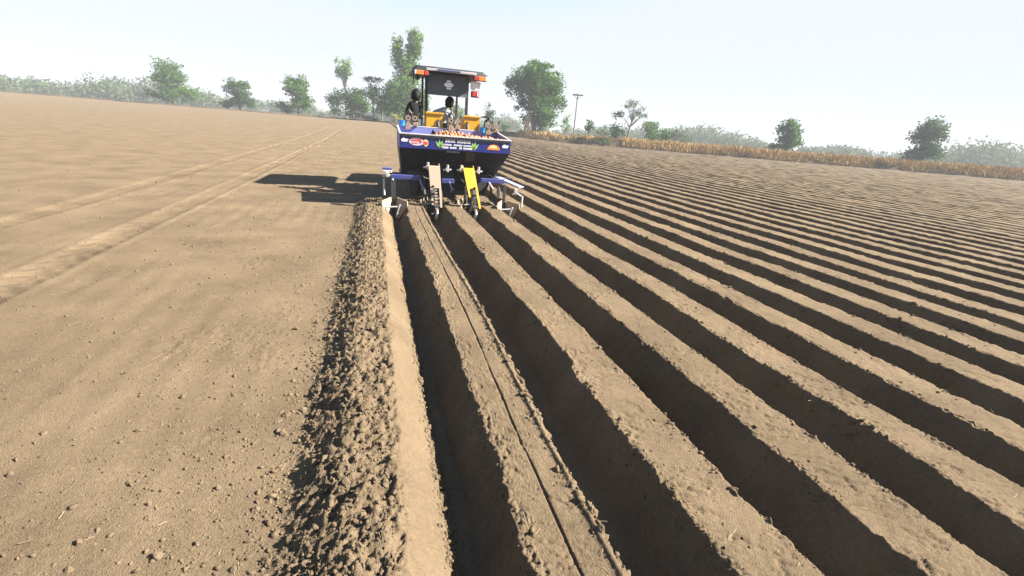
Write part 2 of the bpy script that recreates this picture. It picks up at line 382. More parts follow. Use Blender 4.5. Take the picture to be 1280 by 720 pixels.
M = dict(
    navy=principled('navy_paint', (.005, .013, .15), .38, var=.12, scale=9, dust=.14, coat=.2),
    shade_navy=principled('shaded_navy_paint', (.002, .0025, .008), .6, var=.2, scale=9),  # navy darkened to carry the shade on and below the sloping hopper
    inner=principled('dusty_blue_paint', (.16, .18, .42), .6, var=.15, scale=12, dust=.35),
    blue=principled('blue_beam_paint', (.035, .045, .19), .42, var=.15, scale=14, dust=.3),
    pale=principled('pale_blue_paint', (.20, .22, .36), .45, var=.12, scale=14, dust=.3),
    lip=principled('worn_rim_paint', (.42, .40, .40), .5, var=.2, scale=30, dust=.3),
    yellow=principled('yellow_paint', (.52, .275, .006), .42, var=.06, scale=10, dust=.12),
    dust=principled('dusty_steel', (.24, .18, .128), .75, var=.18, scale=18, bump=.1),
    steel=principled('bright_steel', (.55, .53, .50), .38, metal=.6, var=.15, scale=25, dust=.25),
    zinc=principled('white_zinc', (.42, .41, .40), .5, metal=.15, var=.1, scale=25, dust=.2),
    black=principled('black_steel', (.018, .017, .017), .55, var=.3, scale=18, dust=.16),
    rubber=principled('tyre_rubber', (.017, .017, .017), .85, var=.3, scale=20, dust=.4),
    vinyl=principled('grey_vinyl', (.07, .075, .085), .5, var=.08, scale=6, bump=.05),
    white=principled('white_print', (.82, .82, .84), .5, var=.03, scale=20),
    pink=principled('pink_white_print', (.60, .47, .54), .5, var=.1, scale=30),
    red=principled('red_print', (.60, .05, .04), .45, var=.1, scale=30),
    orange=principled('orange_print', (.62, .23, .03), .45, var=.1, scale=30),
    cream=principled('cream_print', (.66, .52, .26), .45, var=.1, scale=30),
    green=principled('leaf_green_print', (.24, .46, .12), .5, var=.25, scale=60),
    cup=principled('blue_plastic', (.02, .26, .72), .35, var=.05, scale=20, dust=.1),
    lampo=principled('orange_lens', (.85, .20, .03), .25, var=.1, scale=40, coat=.5),
    lampr=principled('red_lens', (.50, .02, .015), .25, var=.1, scale=40, coat=.5),
    glassy=principled('clear_lens', (.75, .75, .75), .15, var=.05, scale=40, coat=.5),
    skin=principled('skin', (.20, .11, .07), .55, var=.1, scale=30),
    hair=principled('black_hair', (.004, .0035, .0035), .6, var=.3, scale=80),
    vest=principled('dark_shirt', (.009, .008, .009), .85, var=.3, scale=25, bump=.15),
    jeans=principled('blue_jeans', (.06, .06, .16), .85, var=.4, scale=25, bump=.15),
    shirt=principled('grey_shirt', (.27, .29, .30), .85, var=.15, scale=20, bump=.15),
    trousers=principled('dark_trousers', (.035, .035, .04), .85, var=.3, scale=20),
    shoe=principled('brown_sandal', (.06, .035, .02), .7, var=.2, scale=30),
    potato=principled('red_potato_skin', (.36, .125, .045), .7, var=.35, scale=30, bump=.15, dust=.15),
)
for k in ('hair', 'vest', 'jeans', 'shirt', 'trousers'): M[k].node_tree.nodes['Principled BSDF'].inputs['Specular IOR Level'].default_value = .08
# ------------------------------------------------------------------ potato planter
def text(parent, name, body, size, x, y, z, mat, bold=.012, sx=1.):
    cu = bpy.data.curves.new(name, 'FONT'); cu.body = body; cu.size = size; cu.extrude = .0015; cu.offset = bold; cu.align_x = 'CENTER'; cu.align_y = 'CENTER'
    ob = bpy.data.objects.new(name, cu); COL.objects.link(ob)
    me = bpy.data.meshes.new_from_object(ob.evaluated_get(bpy.context.evaluated_depsgraph_get()))
    bpy.data.objects.remove(ob); bpy.data.curves.remove(cu)
    o = wloc(parent)
    me.transform(Matrix.Translation(Vector((x, y, z))-o)@Matrix.Rotation(R(90), 4, 'X')@Matrix.Scale(sx, 4, (1, 0, 0)))
    return link(name, me, mat, parent)
PL = empty('potato_planter', (1.49, 9.6, -.12), 'navy blue potato planter with a wide seed hopper hitched behind the tractor', 'planter')
XL, XR, YR, YFt = .43, 2.55, 9.20, 10.32
def wall(b, q, th):                                    # thick sheet from 4 corners along th
    b.plate(q, th)
h = MB()
zr, zf, zb = 1.235, 1.36, 1.0
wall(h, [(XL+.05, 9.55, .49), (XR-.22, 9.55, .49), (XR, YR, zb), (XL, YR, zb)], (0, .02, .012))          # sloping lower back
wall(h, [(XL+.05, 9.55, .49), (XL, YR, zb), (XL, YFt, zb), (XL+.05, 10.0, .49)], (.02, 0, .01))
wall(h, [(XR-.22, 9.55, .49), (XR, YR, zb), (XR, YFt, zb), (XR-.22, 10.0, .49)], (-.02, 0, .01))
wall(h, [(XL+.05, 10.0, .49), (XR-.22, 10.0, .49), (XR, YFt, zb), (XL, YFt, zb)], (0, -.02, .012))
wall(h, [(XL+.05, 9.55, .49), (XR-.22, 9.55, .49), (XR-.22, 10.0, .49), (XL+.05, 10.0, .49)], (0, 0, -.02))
hop = h.build('hopper', M['shade_navy'], PL)
b = MB()
b.plate([(XL, YR-.012, zb-.004), (XR, YR-.012, zb-.004), (XR, YR-.012, zr), (XL, YR-.012, zr)], (0, .022, 0))
b.build('rear_panel', M['navy'], hop)
b = MB(); b.plate([(XL-.002, YR+.012, zb), (XL-.002, YFt, zb), (XL-.002, YFt, zf), (XL-.002, YR+.012, zr-.002)], (.022, 0, 0))
b.build('side_panel', M['inner'], hop); b = MB(); b.plate([(XR+.002, YR+.012, zb), (XR+.002, YFt, zb), (XR+.002, YFt, zf), (XR+.002, YR+.012, zr-.002)], (-.022, 0, 0))
b.build('side_panel', M['inner'], hop)
b = MB(); b.plate([(XL+.022, YFt-.022, zb), (XR-.022, YFt-.022, zb), (XR-.022, YFt-.022, zf), (XL+.022, YFt-.022, zf)], (0, .022, 0)); b.build('front_panel', M['inner'], hop)
b = MB(); b.plate([(XL+.03, YR+.04, 1.13), (XR-.03, YR+.04, 1.13), (XR-.03, YFt-.05, 1.19), (XL+.03, YFt-.05, 1.19)], (0, 0, -.02)); b.build('inner_floor', M['inner'], hop)
b = MB(); b.bar((XL-.01, YR-.004, zr+.012), (XR+.01, YR-.004, zr+.012), .05, .024)
b.bar((XL+.005, YR+.02, zr+.012), (XL+.005, YFt, zf+.012), .035, .022); b.bar((XR-.005, YR+.02, zr+.012), (XR-.005, YFt, zf+.012), .035, .022); b.bar((XL, YFt, zf+.014), (XR, YFt, zf+.014), .03, .02)
b.build('rim', M['lip'], hop)
b = MB(); b.plate([(XL+.03, YR-.03, zr-.012), (XR-.03, YR-.03, zr-.012), (XR-.03, YR-.03, zr-.03), (XL+.03, YR-.03, zr-.03)], (0, .016, 0))
for x in np.linspace(XL+.12, XR-.2, 9): b.cyl((x, 9.30+.02, .80), (x, 9.285, .795), .012, 8)
b.bar((XL+.1, 9.405, .72), (XR-.15, 9.405, .72), .03, .025)
b.build('stiffener', M['black'], hop)
yd = YR-.0155
# marks on the rear panel
for x in (.50, 2.49): text(hop, 'lettering', 'dhr', .085, x+(.02 if x < 1 else -.045), yd, 1.135, M['white'], .006)
s = MB(); s.plate([(.735+.135*math.cos(a)*(1.05 if math.sin(a) < 0 else 1), yd, 1.115+.07*math.sin(a)+.0) for a in np.linspace(0, 6.28, 25)[:-1]], (0, .003, 0)); st = s.build('sticker', M['pink'], hop)
s = MB(); s.box((.70, yd-.002, 1.137), (.13, .003, .02), bev=0); s.box((.79, yd-.002, 1.15), (.05, .003, .035), bev=0); s.box((.70, yd-.002, 1.09), (.11, .003, .012), bev=0); s.plate([(.81+.025*math.cos(a), yd-.003, 1.115+.025*math.sin(a)) for a in np.linspace(0, 6.28, 13)[:-1]], (0, .002, 0)); s.build('print', M['red'], st)
s = MB(); s.plate([(.905+.048*math.cos(a), yd, 1.105+.068*math.sin(a)) for a in np.linspace(0, 6.28, 25)[:-1]], (0, .003, 0)); st = s.build('sticker', M['cream'], hop)
s = MB(); s.plate([(.905+.038*math.cos(a), yd-.002, 1.10+.035*math.sin(a)) for a in np.linspace(3.3, 6.1, 9)]+[(.94, yd-.002, 1.125), (.87, yd-.002, 1.125)], (0, .002, 0)); s.build('print', M['red'], st)
s = MB(); s.plate([(2.21+.125*math.cos(a), yd, 1.055+.10*math.sin(a)) for a in np.linspace(0, 3.1416, 15)], (0, .003, 0)); st = s.build('sticker', M['orange'], hop)
s = MB(); s.plate([(2.20+.08*math.cos(a), yd-.002, 1.085+.055*math.sin(a)) for a in np.linspace(0, 3.1416, 11)], (0, .002, 0)); s.build('print', M['cream'], st)
# central banner: blades of green leaf either side of rows of small white lettering
for cx, sg in ((1.17, 1), (1.83, -1)):
    g = MB()
    for ang, L in ((-35, .15), (-5, .19), (20, .16), (45, .12)):
        a = R(90-sg*ang); dx, dz = math.cos(a), math.sin(a); bx, bz = cx, 1.03
        pts = [(bx+dx*L*t-dz*wd, bz+dz*L*t+dx*wd) for t, wd in ((0, .004), (.4, .022), (1, 0), (.4, -.022), (0, -.004))]
        g.plate([(p[0], yd, p[1]) for p in pts], (0, .003, 0))
    g.build('leaf_print', M['green'], hop)
random.seed(11)
tx = MB()
def glyph_row(x0, x1, z, hh, gaps):
    x = x0
    while x < x1:
        w_ = hh*random.uniform(.45, .75)
        if any(abs(x-q) < .016 for q in gaps): x += hh*.7; continue
        t = hh*.22
        for (bx, bz, sx_, sz) in random.sample([(x+t/2, z, t, hh), (x+w_-t/2, z, t, hh), (x+w_/2, z+hh/2-t/2, w_, t), (x+w_/2, z, w_, t), (x+w_/2, z-hh/2+t/2, w_, t)], 4):
            tx.box((bx, yd-.0005+random.uniform(-.0004, .0004), bz), (sx_, .002, sz), bev=0)
        x += w_+hh*.2
for row in ((1.27, 1.74, 1.165, .05, (1.36, 1.46)), (1.24, 1.76, 1.095, .028, (1.4, 1.6)), (1.22, 1.76, 1.045, .034, (1.33, 1.5, 1.6))):
    tx = MB(); glyph_row(*row); tx.build('lettering', M['white'], hop)
b = MB(); b.plate([(1.68, 9.205, .985), (1.86, 9.205, .985), (1.86, 9.33, .80), (1.68, 9.33, .80)], (0, -.012, -.004)); b.build('patch_plate', principled('rust_brown', (.06, .038, .03), .7, var=.3, scale=15), hop)
b = MB(); b.bar((1.30, 9.20, .965), (1.55, 9.20, .965), .02, .03); b.build('handle', M['black'], hop)

# feeding boxes, cup elevators and hand gear on the front edge of the hopper
for x0, x1, zt in ((1.03, 1.37, 1.675), (1.83, 2.16, 1.665)):
    fb = MB(); y0 = 10.40
    fb.plate([(x0, y0, 1.28), (x1, y0, 1.28), (x1, y0, zt-.03), (x0, y0, zt-.03)], (0, .02, 0))
    fb.plate([(x0, y0+.022, 1.28), (x0, y0+.45, 1.28), (x0, y0+.45, zt-.02), (x0, y0+.022, zt-.03)], (.02, 0, 0))
    fb.plate([(x1, y0+.022, 1.28), (x1, y0+.45, 1.28), (x1, y0+.45, zt-.02), (x1, y0+.022, zt-.03)], (-.02, 0, 0))
    f_ = fb.build('feed_box', M['yellow'], PL)
    b = MB(); b.bar((x0-.02, y0+.0, zt-.012), (x1+.02, y0+.0, zt-.012), .04, .034); b.build('lip', M['yellow'], f_)
    xm = x0+.06 if x0 > 1.5 else x1-.10
    b = MB(); b.plate([(xm+.032*math.cos(a), y0-.012, 1.36+.19*max(0, math.sin(a))**.5*(1 if math.sin(a) > 0 else 0)-(.06 if math.sin(a) <= 0 else 0)) for a in np.linspace(0, 6.28, 17)[:-1]], (0, .010, 0)); b.build('slot', M['black'], f_)
    b = MB(); b.tube([(xm+.012, y0-.03, 1.32), (xm+.018, y0-.035, 1.42), (xm+.004, y0-.03, 1.5)], .012, 8); b.build('lever', M['pale'], f_)
def elevator(x, zt, wd):
    e = MB(); y0 = 10.28
    e.box((x-wd*.26, y0+.02, 1.40), (wd*.44, .05, zt-1.35)); e.box((x+wd*.28, y0+.05, 1.38), (wd*.42, .05, zt-1.40))
    o = e.build('cup_elevator', M['dust'], PL)
    k = MB()
    for dx, r in ((-.27, wd*.20), (.26, wd*.2)):
        k.lathe([(r*.45, -.02), (r, -.02), (r, .02), (r*.45, .02), (r*.45, -.02)], (x+dx*wd, y0+.0, zt-.02), 'Y', 16)
    k.build('sprocket', M['dust'], o)
    k = MB()
    for dx in (-.52, .02, .5):
        k.tube([(x+dx*wd, y0+.1, 1.30), (x+dx*wd, y0+.09, zt+.03), (x+dx*wd+.03, y0+.1, zt+.09)], .022, 8)
    k.tube([(x-wd*.45, y0+.1, zt+.05), (x-wd*.2, y0+.08, zt+.13), (x+wd*.05, y0+.1, zt+.05)], .024, 8)
    k.build('chain', M['black'], o)
    k = MB(); k.box((x+wd*.27, y0-.002, 1.37), (wd*.3, .03, .04)); k.build('cup', M['black'], o)
elevator(.72, 1.55, .26); elevator(1.60, 1.56, .26); elevator(2.42, 1.52, .30)
for x, zz in ((.53, 1.44), (2.21, 1.42)):
    b = MB(); b.lathe([(.0, 0), (.05, 0), (.065, .1), (.07, .105), (.055, .105), (.045, .02), (0, .02)], (x, 10.30, zz-.07), 'Z', 18); b.build('plastic_cup', M['cup'], PL, True)
b = MB(); b.tube([(2.10, 10.5, 1.50), (2.12, 10.5, 1.63), (2.20, 10.5, 1.665), (2.40, 10.5, 1.68), (2.44, 10.5, 1.62), (2.45, 10.5, 1.36)], .015, 8); b.build('hand_rail', M['black'], PL, True)
b = MB(); b.box((2.62, 10.75, 1.27), (.28, .06, .07)); b.build('guard_plate', M['yellow'], PL)
# chassis
b = MB(); b.bar((.24, 9.62, .44), (2.75, 9.62, .44), .11, .11); b.bar((.5, 10.05, .47), (2.5, 10.05, .47), .09, .09)
for x in (.55, 1.49, 2.42): b.bar((x, 9.62, .46), (x, 10.9, .5), .08, .08)
b.bar((1.2, 10.9, .5), (1.8, 10.9, .5), .08, .08); b.bar((1.25, 10.85, .5), (1.49, 10.7, 1.25), .05, .05); b.bar((1.73, 10.85, .5), (1.49, 10.7, 1.25), .05, .05)
b.build('chassis', M['shade_navy'], PL)
b = MB(); b.plate([(.62, 9.72, .46), (2.32, 9.72, .46), (2.25, 9.78, .16), (.70, 9.78, .16)], (0, .012, 0)); b.build('shade_fill_sheet', M['black'], PL)  # added dark sheet, fills the gaps under the hopper with shade
for pts_ in ([(.75, 9.5, .62), (.9, 9.3, .45), (1.1, 9.35, .4), (1.3, 9.5, .52)], [(1.55, 9.5, .6), (1.66, 9.3, .40), (1.85, 9.3, .42), (2.0, 9.5, .56)], [(2.1, 9.6, .6), (2.3, 9.35, .5), (2.5, 9.4, .42), (2.6, 9.6, .46)]):
    b = MB(); b.tube(pts_, .013, 8); b.build('hose', M['rubber'], PL, True)
b = MB(); b.box((1.49, 10.75, .425), (2.0, .42, .035)); b.build('footboard', M['black'], PL)
# dark seed tubes and furrow gear under the hopper
for x in (.70, 1.38, 2.08):
    b = MB(); b.plate([(x-.13, 9.52, .60), (x+.13, 9.52, .60), (x+.07, 9.48, .12), (x-.07, 9.48, .12)], (0, .28, 0)); b.build('seed_tube', M['shade_navy'], PL)
for x in (.9, 1.22, 1.92, 2.26):
    b = MB(); b.bar((x, 9.55, .44), (x+.02, 9.35, .10), .045, .03); b.tube([(x+.02, 9.35, .12), (x+.04, 9.18, .02), (x+.09, 9.12, -.08)], [.022, .02, .01], 8); b.build('tine', M['black'], PL)
# blue cross beams seen under the hopper
def beam(x0, x1, z, y=9.08, zd=0):
    b = MB(); b.bar((x0, y, z), (x1, y, z-zd), .075, .085, .008); b.build('cross_beam', M['blue'], PL)
beam(.27, .80, .47); beam(1.22, 1.46, .42, 9.2); beam(1.97, 2.45, .47, 9.12)
def zigzag(x, z, y=9.04):
    b = MB(); b.bar((x, y, z), (x+.05, y-.01, z-.14), .028, .03); b.bar((x+.05, y-.01, z-.14), (x+.10, y-.01, z-.15), .022, .025); b.bar((x+.03, y-.012, z-.2), (x+.06, y-.012, z-.13), .02, .02); b.build('spring_clip', M['pale'], PL)
zigzag(.79, .44); zigzag(1.36, .42, 9.14)
b = MB(); b.bar((2.12, 9.05, .45), (2.22, 9.03, .30), .026, .03); b.build('spring_clip', M['zinc'], PL)
for x, z in ((.93, .69), (1.30, .66), (1.56, .67), (1.90, .655)):
    b = MB(); b.cyl((x-.075, 9.03, z-.02), (x+.075, 9.03, z-.01), .017, 10); b.cyl((x, 9.03, z-.05), (x+.005, 9.03, z+.075), .024, 10); b.lathe([(0, -.022), (.034, -.022), (.034, .022), (0, .022)], (x, 9.02, z), 'Y', 12); b.build('clamp', M['zinc'], PL, True)
# the two slanted wheel arms hanging over the furrows
def arm(x, zt, mat, cut_z, left_z, lean, label):
    y0, y1, zbm, wd = 8.98, 8.62, -.02, .105
    def P(dx, t, off=0): return (x+lean*t+dx*(1-.12*t), y0+(y1-y0)*t-off, zt+(zbm-zt)*t)
    c = MB()
    c.plate([P(-wd, 0), P(wd, 0), P(wd, cut_z), P(-wd, cut_z)], (0, .02, .012))
    c.plate([P(wd*.62, cut_z), P(wd, cut_z), P(wd, .98), P(wd*.62, .98)], (0, .02, .012))
    c.plate([P(-wd, cut_z), P(-wd*.62, cut_z), P(-wd*.62, left_z), P(-wd, left_z)], (0, .02, .012))
    for sg, e in ((-1, left_z), (1, .98)):
        c.plate([P(sg*(wd+.004), 0, -.012), P(sg*(wd+.004), e, -.012), (P(sg*wd, e)[0], P(0, e)[1]+.1, P(0, e)[2]+.05), (P(sg*wd, 0)[0], P(0, 0)[1]+.1, P(0, 0)[2]+.05)], (-sg*.012, 0, 0))
    o = c.build('wheel_arm', M[mat], PL); o['label'] = label
    q = MB()
    for i in range(7):
        t = cut_z+.06+(.96-cut_z)*i/6.; p = P(0, t, -.05); q.box(p, (wd*.8, .05, .045), bev=.01)
    q.build('chain', M['dust'], o)
    q = MB(); p = P(0, .97, -.06); q.cyl((p[0]-wd*.5, p[1], p[2]), (p[0]+wd*.5, p[1], p[2]), .05, 14); q.build('roller', M['black'], o, True)
    q = MB(); p = P(0, 1.0); q.tube([(p[0], p[1]+.04, p[2]-.02), (p[0]+.005, p[1]+.02, p[2]-.1), (p[0]-.005, p[1], p[2]-.16)], [.02, .03, .035], 10); q.tube([(p[0]-.01, p[1], p[2]-.15), (p[0]-.01, p[1]-.01, p[2]-.21)], [.035, .02], 10); q.build('spring_foot', M['zinc'], o, True)
arm(1.045, .70, 'dust', .52, .92, .03, 'dusty grey-tan slanted wheel arm')
arm(1.70, .69, 'yellow', .50, .72, .11, 'bright yellow slanted wheel arm')
for x in (1.01, 1.79):                                  # spiked drive wheels behind the arms
    wl = MB(); wl.lathe([(.26, -.03), (.30, -.035), (.30, .035), (.26, .03), (.26, -.03)], (x, 9.0, .10), 'X', 28)
    for i in range(8):
        a = i*.785; wl.bar((x, 9.0, .10), (x, 9.0+.27*math.cos(a), .10+.27*math.sin(a)), .02, .02)
    for i in range(14):
        a = i*.4488; wl.bar((x, 9.0+.29*math.cos(a), .10+.29*math.sin(a)), (x, 9.0+.35*math.cos(a), .10+.35*math.sin(a)), .05, .018)
    wl.build('drive_wheel', M['black'], PL)
# furrow ridgers: a V of two dusty mouldboards on a leg
def ridger(x, y, sc, leg_top):
    r = MB()
    for sg in (-1, 1):
        r.plate([(x+sg*.015, y+.22, -.22), (x+sg*.05, y+.16, .12*sc), (x+sg*.215, y-.16, .10*sc), (x+sg*.22, y-.18, .02), (x+sg*.07, y-.10, -.24)], (sg*.012, .012, 0))
    o = r.build('mouldboard', M['dust'], PL)
    l_ = MB(); l_.bar((x, y+.2, -.1), (x, y+.22, leg_top), .05, .07); l_.build('shank', M['black'], o)
    l_ = MB(); l_.bar((x-.16, y-.12, -.02), (x+.16, y-.12, .0), .02, .025); l_.bar((x+.10, y-.125, .03), (x+.03, y-.14, -.2), .035, .02); l_.build('cross_stay', M['zinc'], o)
ridger(.31, 8.72, 1, .42); ridger(1.025, 9.22, .6, .42); ridger(1.735, 9.22, .6, .42); ridger(2.44, 8.80, 1, .42)
b = MB(); b.cyl((.29, 9.0, .44), (.29, 8.98, .08), .02, 10); b.build('depth_rod', M['zinc'], PL, True)
b = MB(); b.lathe([(0, .015), (.10, .012), (.135, 0), (.10, -.012), (0, -.015)], (2.32, 9.02, .27), 'X', 24); b.build('coulter_disc', M['steel'], PL, True)
# marker brackets at both ends
b = MB(); b.box((.20, 9.18, .60), (.17, .13, .04)); br = b.build('marker_bracket', M['blue'], PL); b = MB(); b.box((.20, 9.14, .555), (.165, .12, .045)); b.box((.20, 9.08, .50), (.06, .04, .09)); b.build('plate', M['zinc'], br)
b = MB(); b.cyl((.14, 9.12, .42), (.14, 9.12, .12), .022, 10); b.box((.19, 9.14, .47), (.16, .05, .05)); b.build('rod', M['zinc'], br)
b = MB(); b.bar((2.42, 9.55, .50), (2.78, 9.0, .38), .16, .03); br = b.build('marker_bracket', M['pale'], PL); b = MB(); b.box((2.66, 8.98, .30), (.06, .05, .11)); b.box((2.66, 8.98, .245), (.13, .04, .03)); b.cyl((2.80, 8.95, .22), (2.79, 8.93, -.05), .02, 10); b.bar((2.68, 8.96, .27), (2.80, 8.95, .2), .03, .03); b.build('rod', M['zinc'], br)

# potatoes heaped in the hopper, each one its own
def potato_mesh(i):
    v, f = ICO2; r = np.random.default_rng(50+i)
    q = v*np.array([.034, .026, .024])*(1+.0*r.random()); q = q*(1+.10*np.sin(v[:, :1]*3+i)+.07*r.uniform(-1, 1, (len(v), 1)))
    me = mesh_np('seed_potato', q, f); me.materials.append(M['potato']); return me
pm = [potato_mesh(i) for i in range(4)]
random.seed(7); pts = []
tries = 0
while len(pts) < 235 and tries < 20000:
    tries += 1
    x = random.uniform(1.05, 2.44); y = random.uniform(YR+.09, YFt-.09)
    if x < 1.35 and random.random() > (x-1.05)/.3*.7+.2: continue
    hz = 1.14+.10*(y-YR)+.06*random.random()+.03*math.sin(x*5)
    if any((x-a)**2+(y-b_)**2+(hz-c)**2 < .052**2 for a, b_, c in pts): continue
    pts.append((x, y, hz))
for i, p in enumerate(pts):
    o = bpy.data.objects.new('seed_potato', pm[i % 4]); COL.objects.link(o); o.location = p
    o.rotation_euler = (random.uniform(0, 6), random.uniform(0, 6), random.uniform(0, 6)); sc = random.uniform(.85, 1.3); o.scale = (sc, sc, sc)
    tag(o, 'reddish seed potato in the heap inside the navy hopper', 'potato', 'seed potatoes heaped in the hopper')
b = MB(); b.plate([(0, 0, 0), (.09, .01, 0), (.07, .0, .06), (.03, 0, .09)], (0, .05, .01))
tag(b.build('sack_scrap', M['vest'], None, False, (1.0, 9.19, 1.25)), 'dark crumpled scrap of sacking on the hopper rim left of the potatoes', 'sacking')
bpy.data.objects['sack_scrap'].data.transform(Matrix.Translation((1.0, 9.19, 1.25)))

# ------------------------------------------------------------------ tractor
TX = 1.58
TR = empty('tractor', (TX, 11.6, -.12), 'blue and black tractor with a flat canopy and grey rear curtain pulling the planter', 'tractor')
b = MB(); b.box((TX, 12.3, .72), (.42, 2.4, .42), bev=.03); b.box((TX, 11.55, .70), (1.0, .3, .3), bev=.03); b.bar((TX-.55, 14.0, .42), (TX+.55, 14.0, .42), .1, .1); b.build('chassis', M['black'], TR)
b = MB(); b.plate([(TX-.33, 12.75, .85), (TX-.33, 14.6, .85), (TX-.33, 14.65, 1.25), (TX-.33, 14.4, 1.38), (TX-.33, 12.75, 1.46)], (.66, 0, 0)); hd = b.build('bonnet', M['navy'], TR)
b = MB(); b.tube([(TX+.38, 13.4, 1.2), (TX+.38, 13.4, 1.9), (TX+.38, 13.33, 2.0)], .035, 10); b.build('exhaust_pipe', M['black'], TR, True)
def wheel(x, y, r, wd, lugs):
    o = MB(); zc = r-.12
    o.lathe([(r*.56, -wd*.42), (r*.72, -wd*.5), (r*.93, -wd*.46), (r*.96, -wd*.3), (r*.965, 0), (r*.96, wd*.3), (r*.93, wd*.46), (r*.72, wd*.5), (r*.56, wd*.42)], (x, y, zc), 'X', 40)
    for i in range(lugs):
        for sg in (-1, 1):
            a = (i+(.5 if sg > 0 else 0))*6.2832/lugs; a2 = a+.5*6.2832/lugs*1.1
            o.bar((x+sg*wd*.02, y+r*.965*math.cos(a2), zc+r*.965*math.sin(a2)), (x+sg*wd*.46, y+r*.95*math.cos(a), zc+r*.95*math.sin(a)), .035*r/.7, .06*r/.7)
    w_ = o.build('tyre', M['rubber'], None, True); w_.name = 'wheel'
    w_.parent = TR; L = wloc(TR); w_.data.transform(Matrix.Translation(-L))
    rm = MB(); rm.lathe([(r*.57, -wd*.40), (r*.54, -wd*.2), (r*.2, -wd*.05), (0, -wd*.05), (0, wd*.05), (r*.2, wd*.05), (r*.54, wd*.2), (r*.57, wd*.40)], (x, y, zc), 'X', 30); rm.build('rim', M['zinc'], w_, True)
for sg in (-1, 1):
    wheel(TX+sg*.66, 11.6, .70, .36, 18); wheel(TX+sg*.60, 14.0, .42, .2, 16)
    b = MB(); n_ = 12; pr = [(11.6+.80*math.cos(R(20+140*i/n_)), .58+.80*math.sin(R(20+140*i/n_))) for i in range(n_+1)]
    for (ya, za), (yb, zb_) in zip(pr[:-1], pr[1:]): b.plate([(TX+sg*.46, ya, za), (TX+sg*.86, ya, za), (TX+sg*.86, yb, zb_), (TX+sg*.46, yb, zb_)], (0, 0, .014))
    b.build('mudguard', M['navy'], TR)
b = MB(); b.box((TX, 11.45, 1.12), (.46, .42, .09), bev=.03); b.box((TX, 11.24, 1.32), (.44, .07, .34), bev=.03); b.build('seat', M['vest'], TR)
b = MB(); b.lathe([(.17+.014*math.cos(a), .014*math.sin(a)) for a in np.linspace(0, 6.2832, 9)], (TX-.05, 12.15, 1.52), 'Z', 24); b.cyl((TX-.05, 12.15, 1.5), (TX-.05, 12.5, 1.1), .025, 10); b.bar((TX-.22, 12.15, 1.515), (TX+.12, 12.15, 1.515), .03, .015); b.build('steering_wheel', M['black'], TR, True)
b = MB(); b.box((TX, 12.6, 1.32), (.5, .16, .36), bev=.03); b.build('dashboard', M['black'], TR)
# canopy frame
for x, y0 in ((1.12, 11.42), (2.045, 11.42)):
    b = MB(); b.bar((x, y0, .9), (x, y0, 2.50), .065, .06, .01); b.build('canopy_post', M['black'], TR)
for x in (1.15, 2.02):
    b = MB(); b.bar((x, 12.75, .9), (x, 12.7, 2.52), .05, .05, .01); b.build('canopy_post', M['black'], TR)
CZ = 2.53
out = [(.80, 11.22), (.86, 11.16), (1.25, 11.13), (2.02, 11.13), (2.41, 11.16), (2.47, 11.22), (2.45, 13.0), (2.35, 13.12), (.92, 13.12), (.82, 13.0)]
b = MB(); b.plate([(x, y, CZ) for x, y in out], (0, 0, .05)); ins = [((x-1.635)*.93+1.635, (y-12.1)*.93+12.1) for x, y in out]; b.plate([(x, y, CZ+.052) for x, y in ins], (0, 0, .045)); cn = b.build('canopy', M['vinyl'], TR)
b = MB(); b.box((1.635, 11.12, CZ+.03), (1.1, .02, .05)); b.build('edge_strip', M['lip'], cn)
b = MB(); b.box((1.58, 11.106, CZ+.036), (.5, .008, .03), bev=0); b.build('name_strip', M['blue'], cn)
for sg, x in ((-1, .98), (1, 2.28)):
    b = MB(); b.box((x, 11.14, CZ-.055), (.30, .10, .10), bev=.02); lp = b.build('lamp_cluster', M['black'], cn)
    b = MB(); b.box((x+sg*-.0-.03*sg*-1, 11.083, CZ-.055), (.15, .02, .085), bev=.01); b.build('orange_lens', M['lampo'], lp)
    b = MB(); b.box((x-sg*.10, 11.084, CZ-.055), (.075, .02, .085), bev=.01); b.build('red_lens', M['lampr'], lp)
    b = MB(); b.box((x+sg*.128, 11.084, CZ-.055), (.035, .02, .08), bev=.01); b.build('clear_lens', M['glassy'], lp)
b = MB(); b.box((.90, 11.15, CZ-.16), (.10, .07, .08), bev=.015); b.cyl((.90, 11.15, CZ-.1), (.90, 11.15, CZ-.13), .015, 8); b.build('work_lamp', M['black'], cn)
b = MB(); b.tube([(.83, 11.17, CZ-.0), (.815, 11.16, CZ-.2), (.805, 11.16, CZ-.32)], .012, 6); b.build('wire', M['black'], cn)
b = MB()
fr = rrect(2.09, 2.30, 2.25, 2.40, 11.2, .03)
b.tube([Vector(p) for p in fr+[fr[0]]], .014, 6); b.plate([(p[0], 11.205, p[2]) for p in rrect(2.10, 2.29, 2.26, 2.39, 0, .03)], (0, .01, 0)); b.build('mirror', M['glassy'], cn)
b = MB(); b.box((2.19, 11.2, 2.15), (.19, .06, .14), bev=.02); tl = b.build('tail_lamp', M['black'], cn)
b = MB(); b.box((2.19, 11.162, 2.15), (.14, .02, .10), bev=.01); b.build('red_lens', M['lampr'], tl); b = MB(); b.box((2.245, 11.158, 2.15), (.02, .02, .10), bev=0); b.build('white_strip', M['white'], tl)
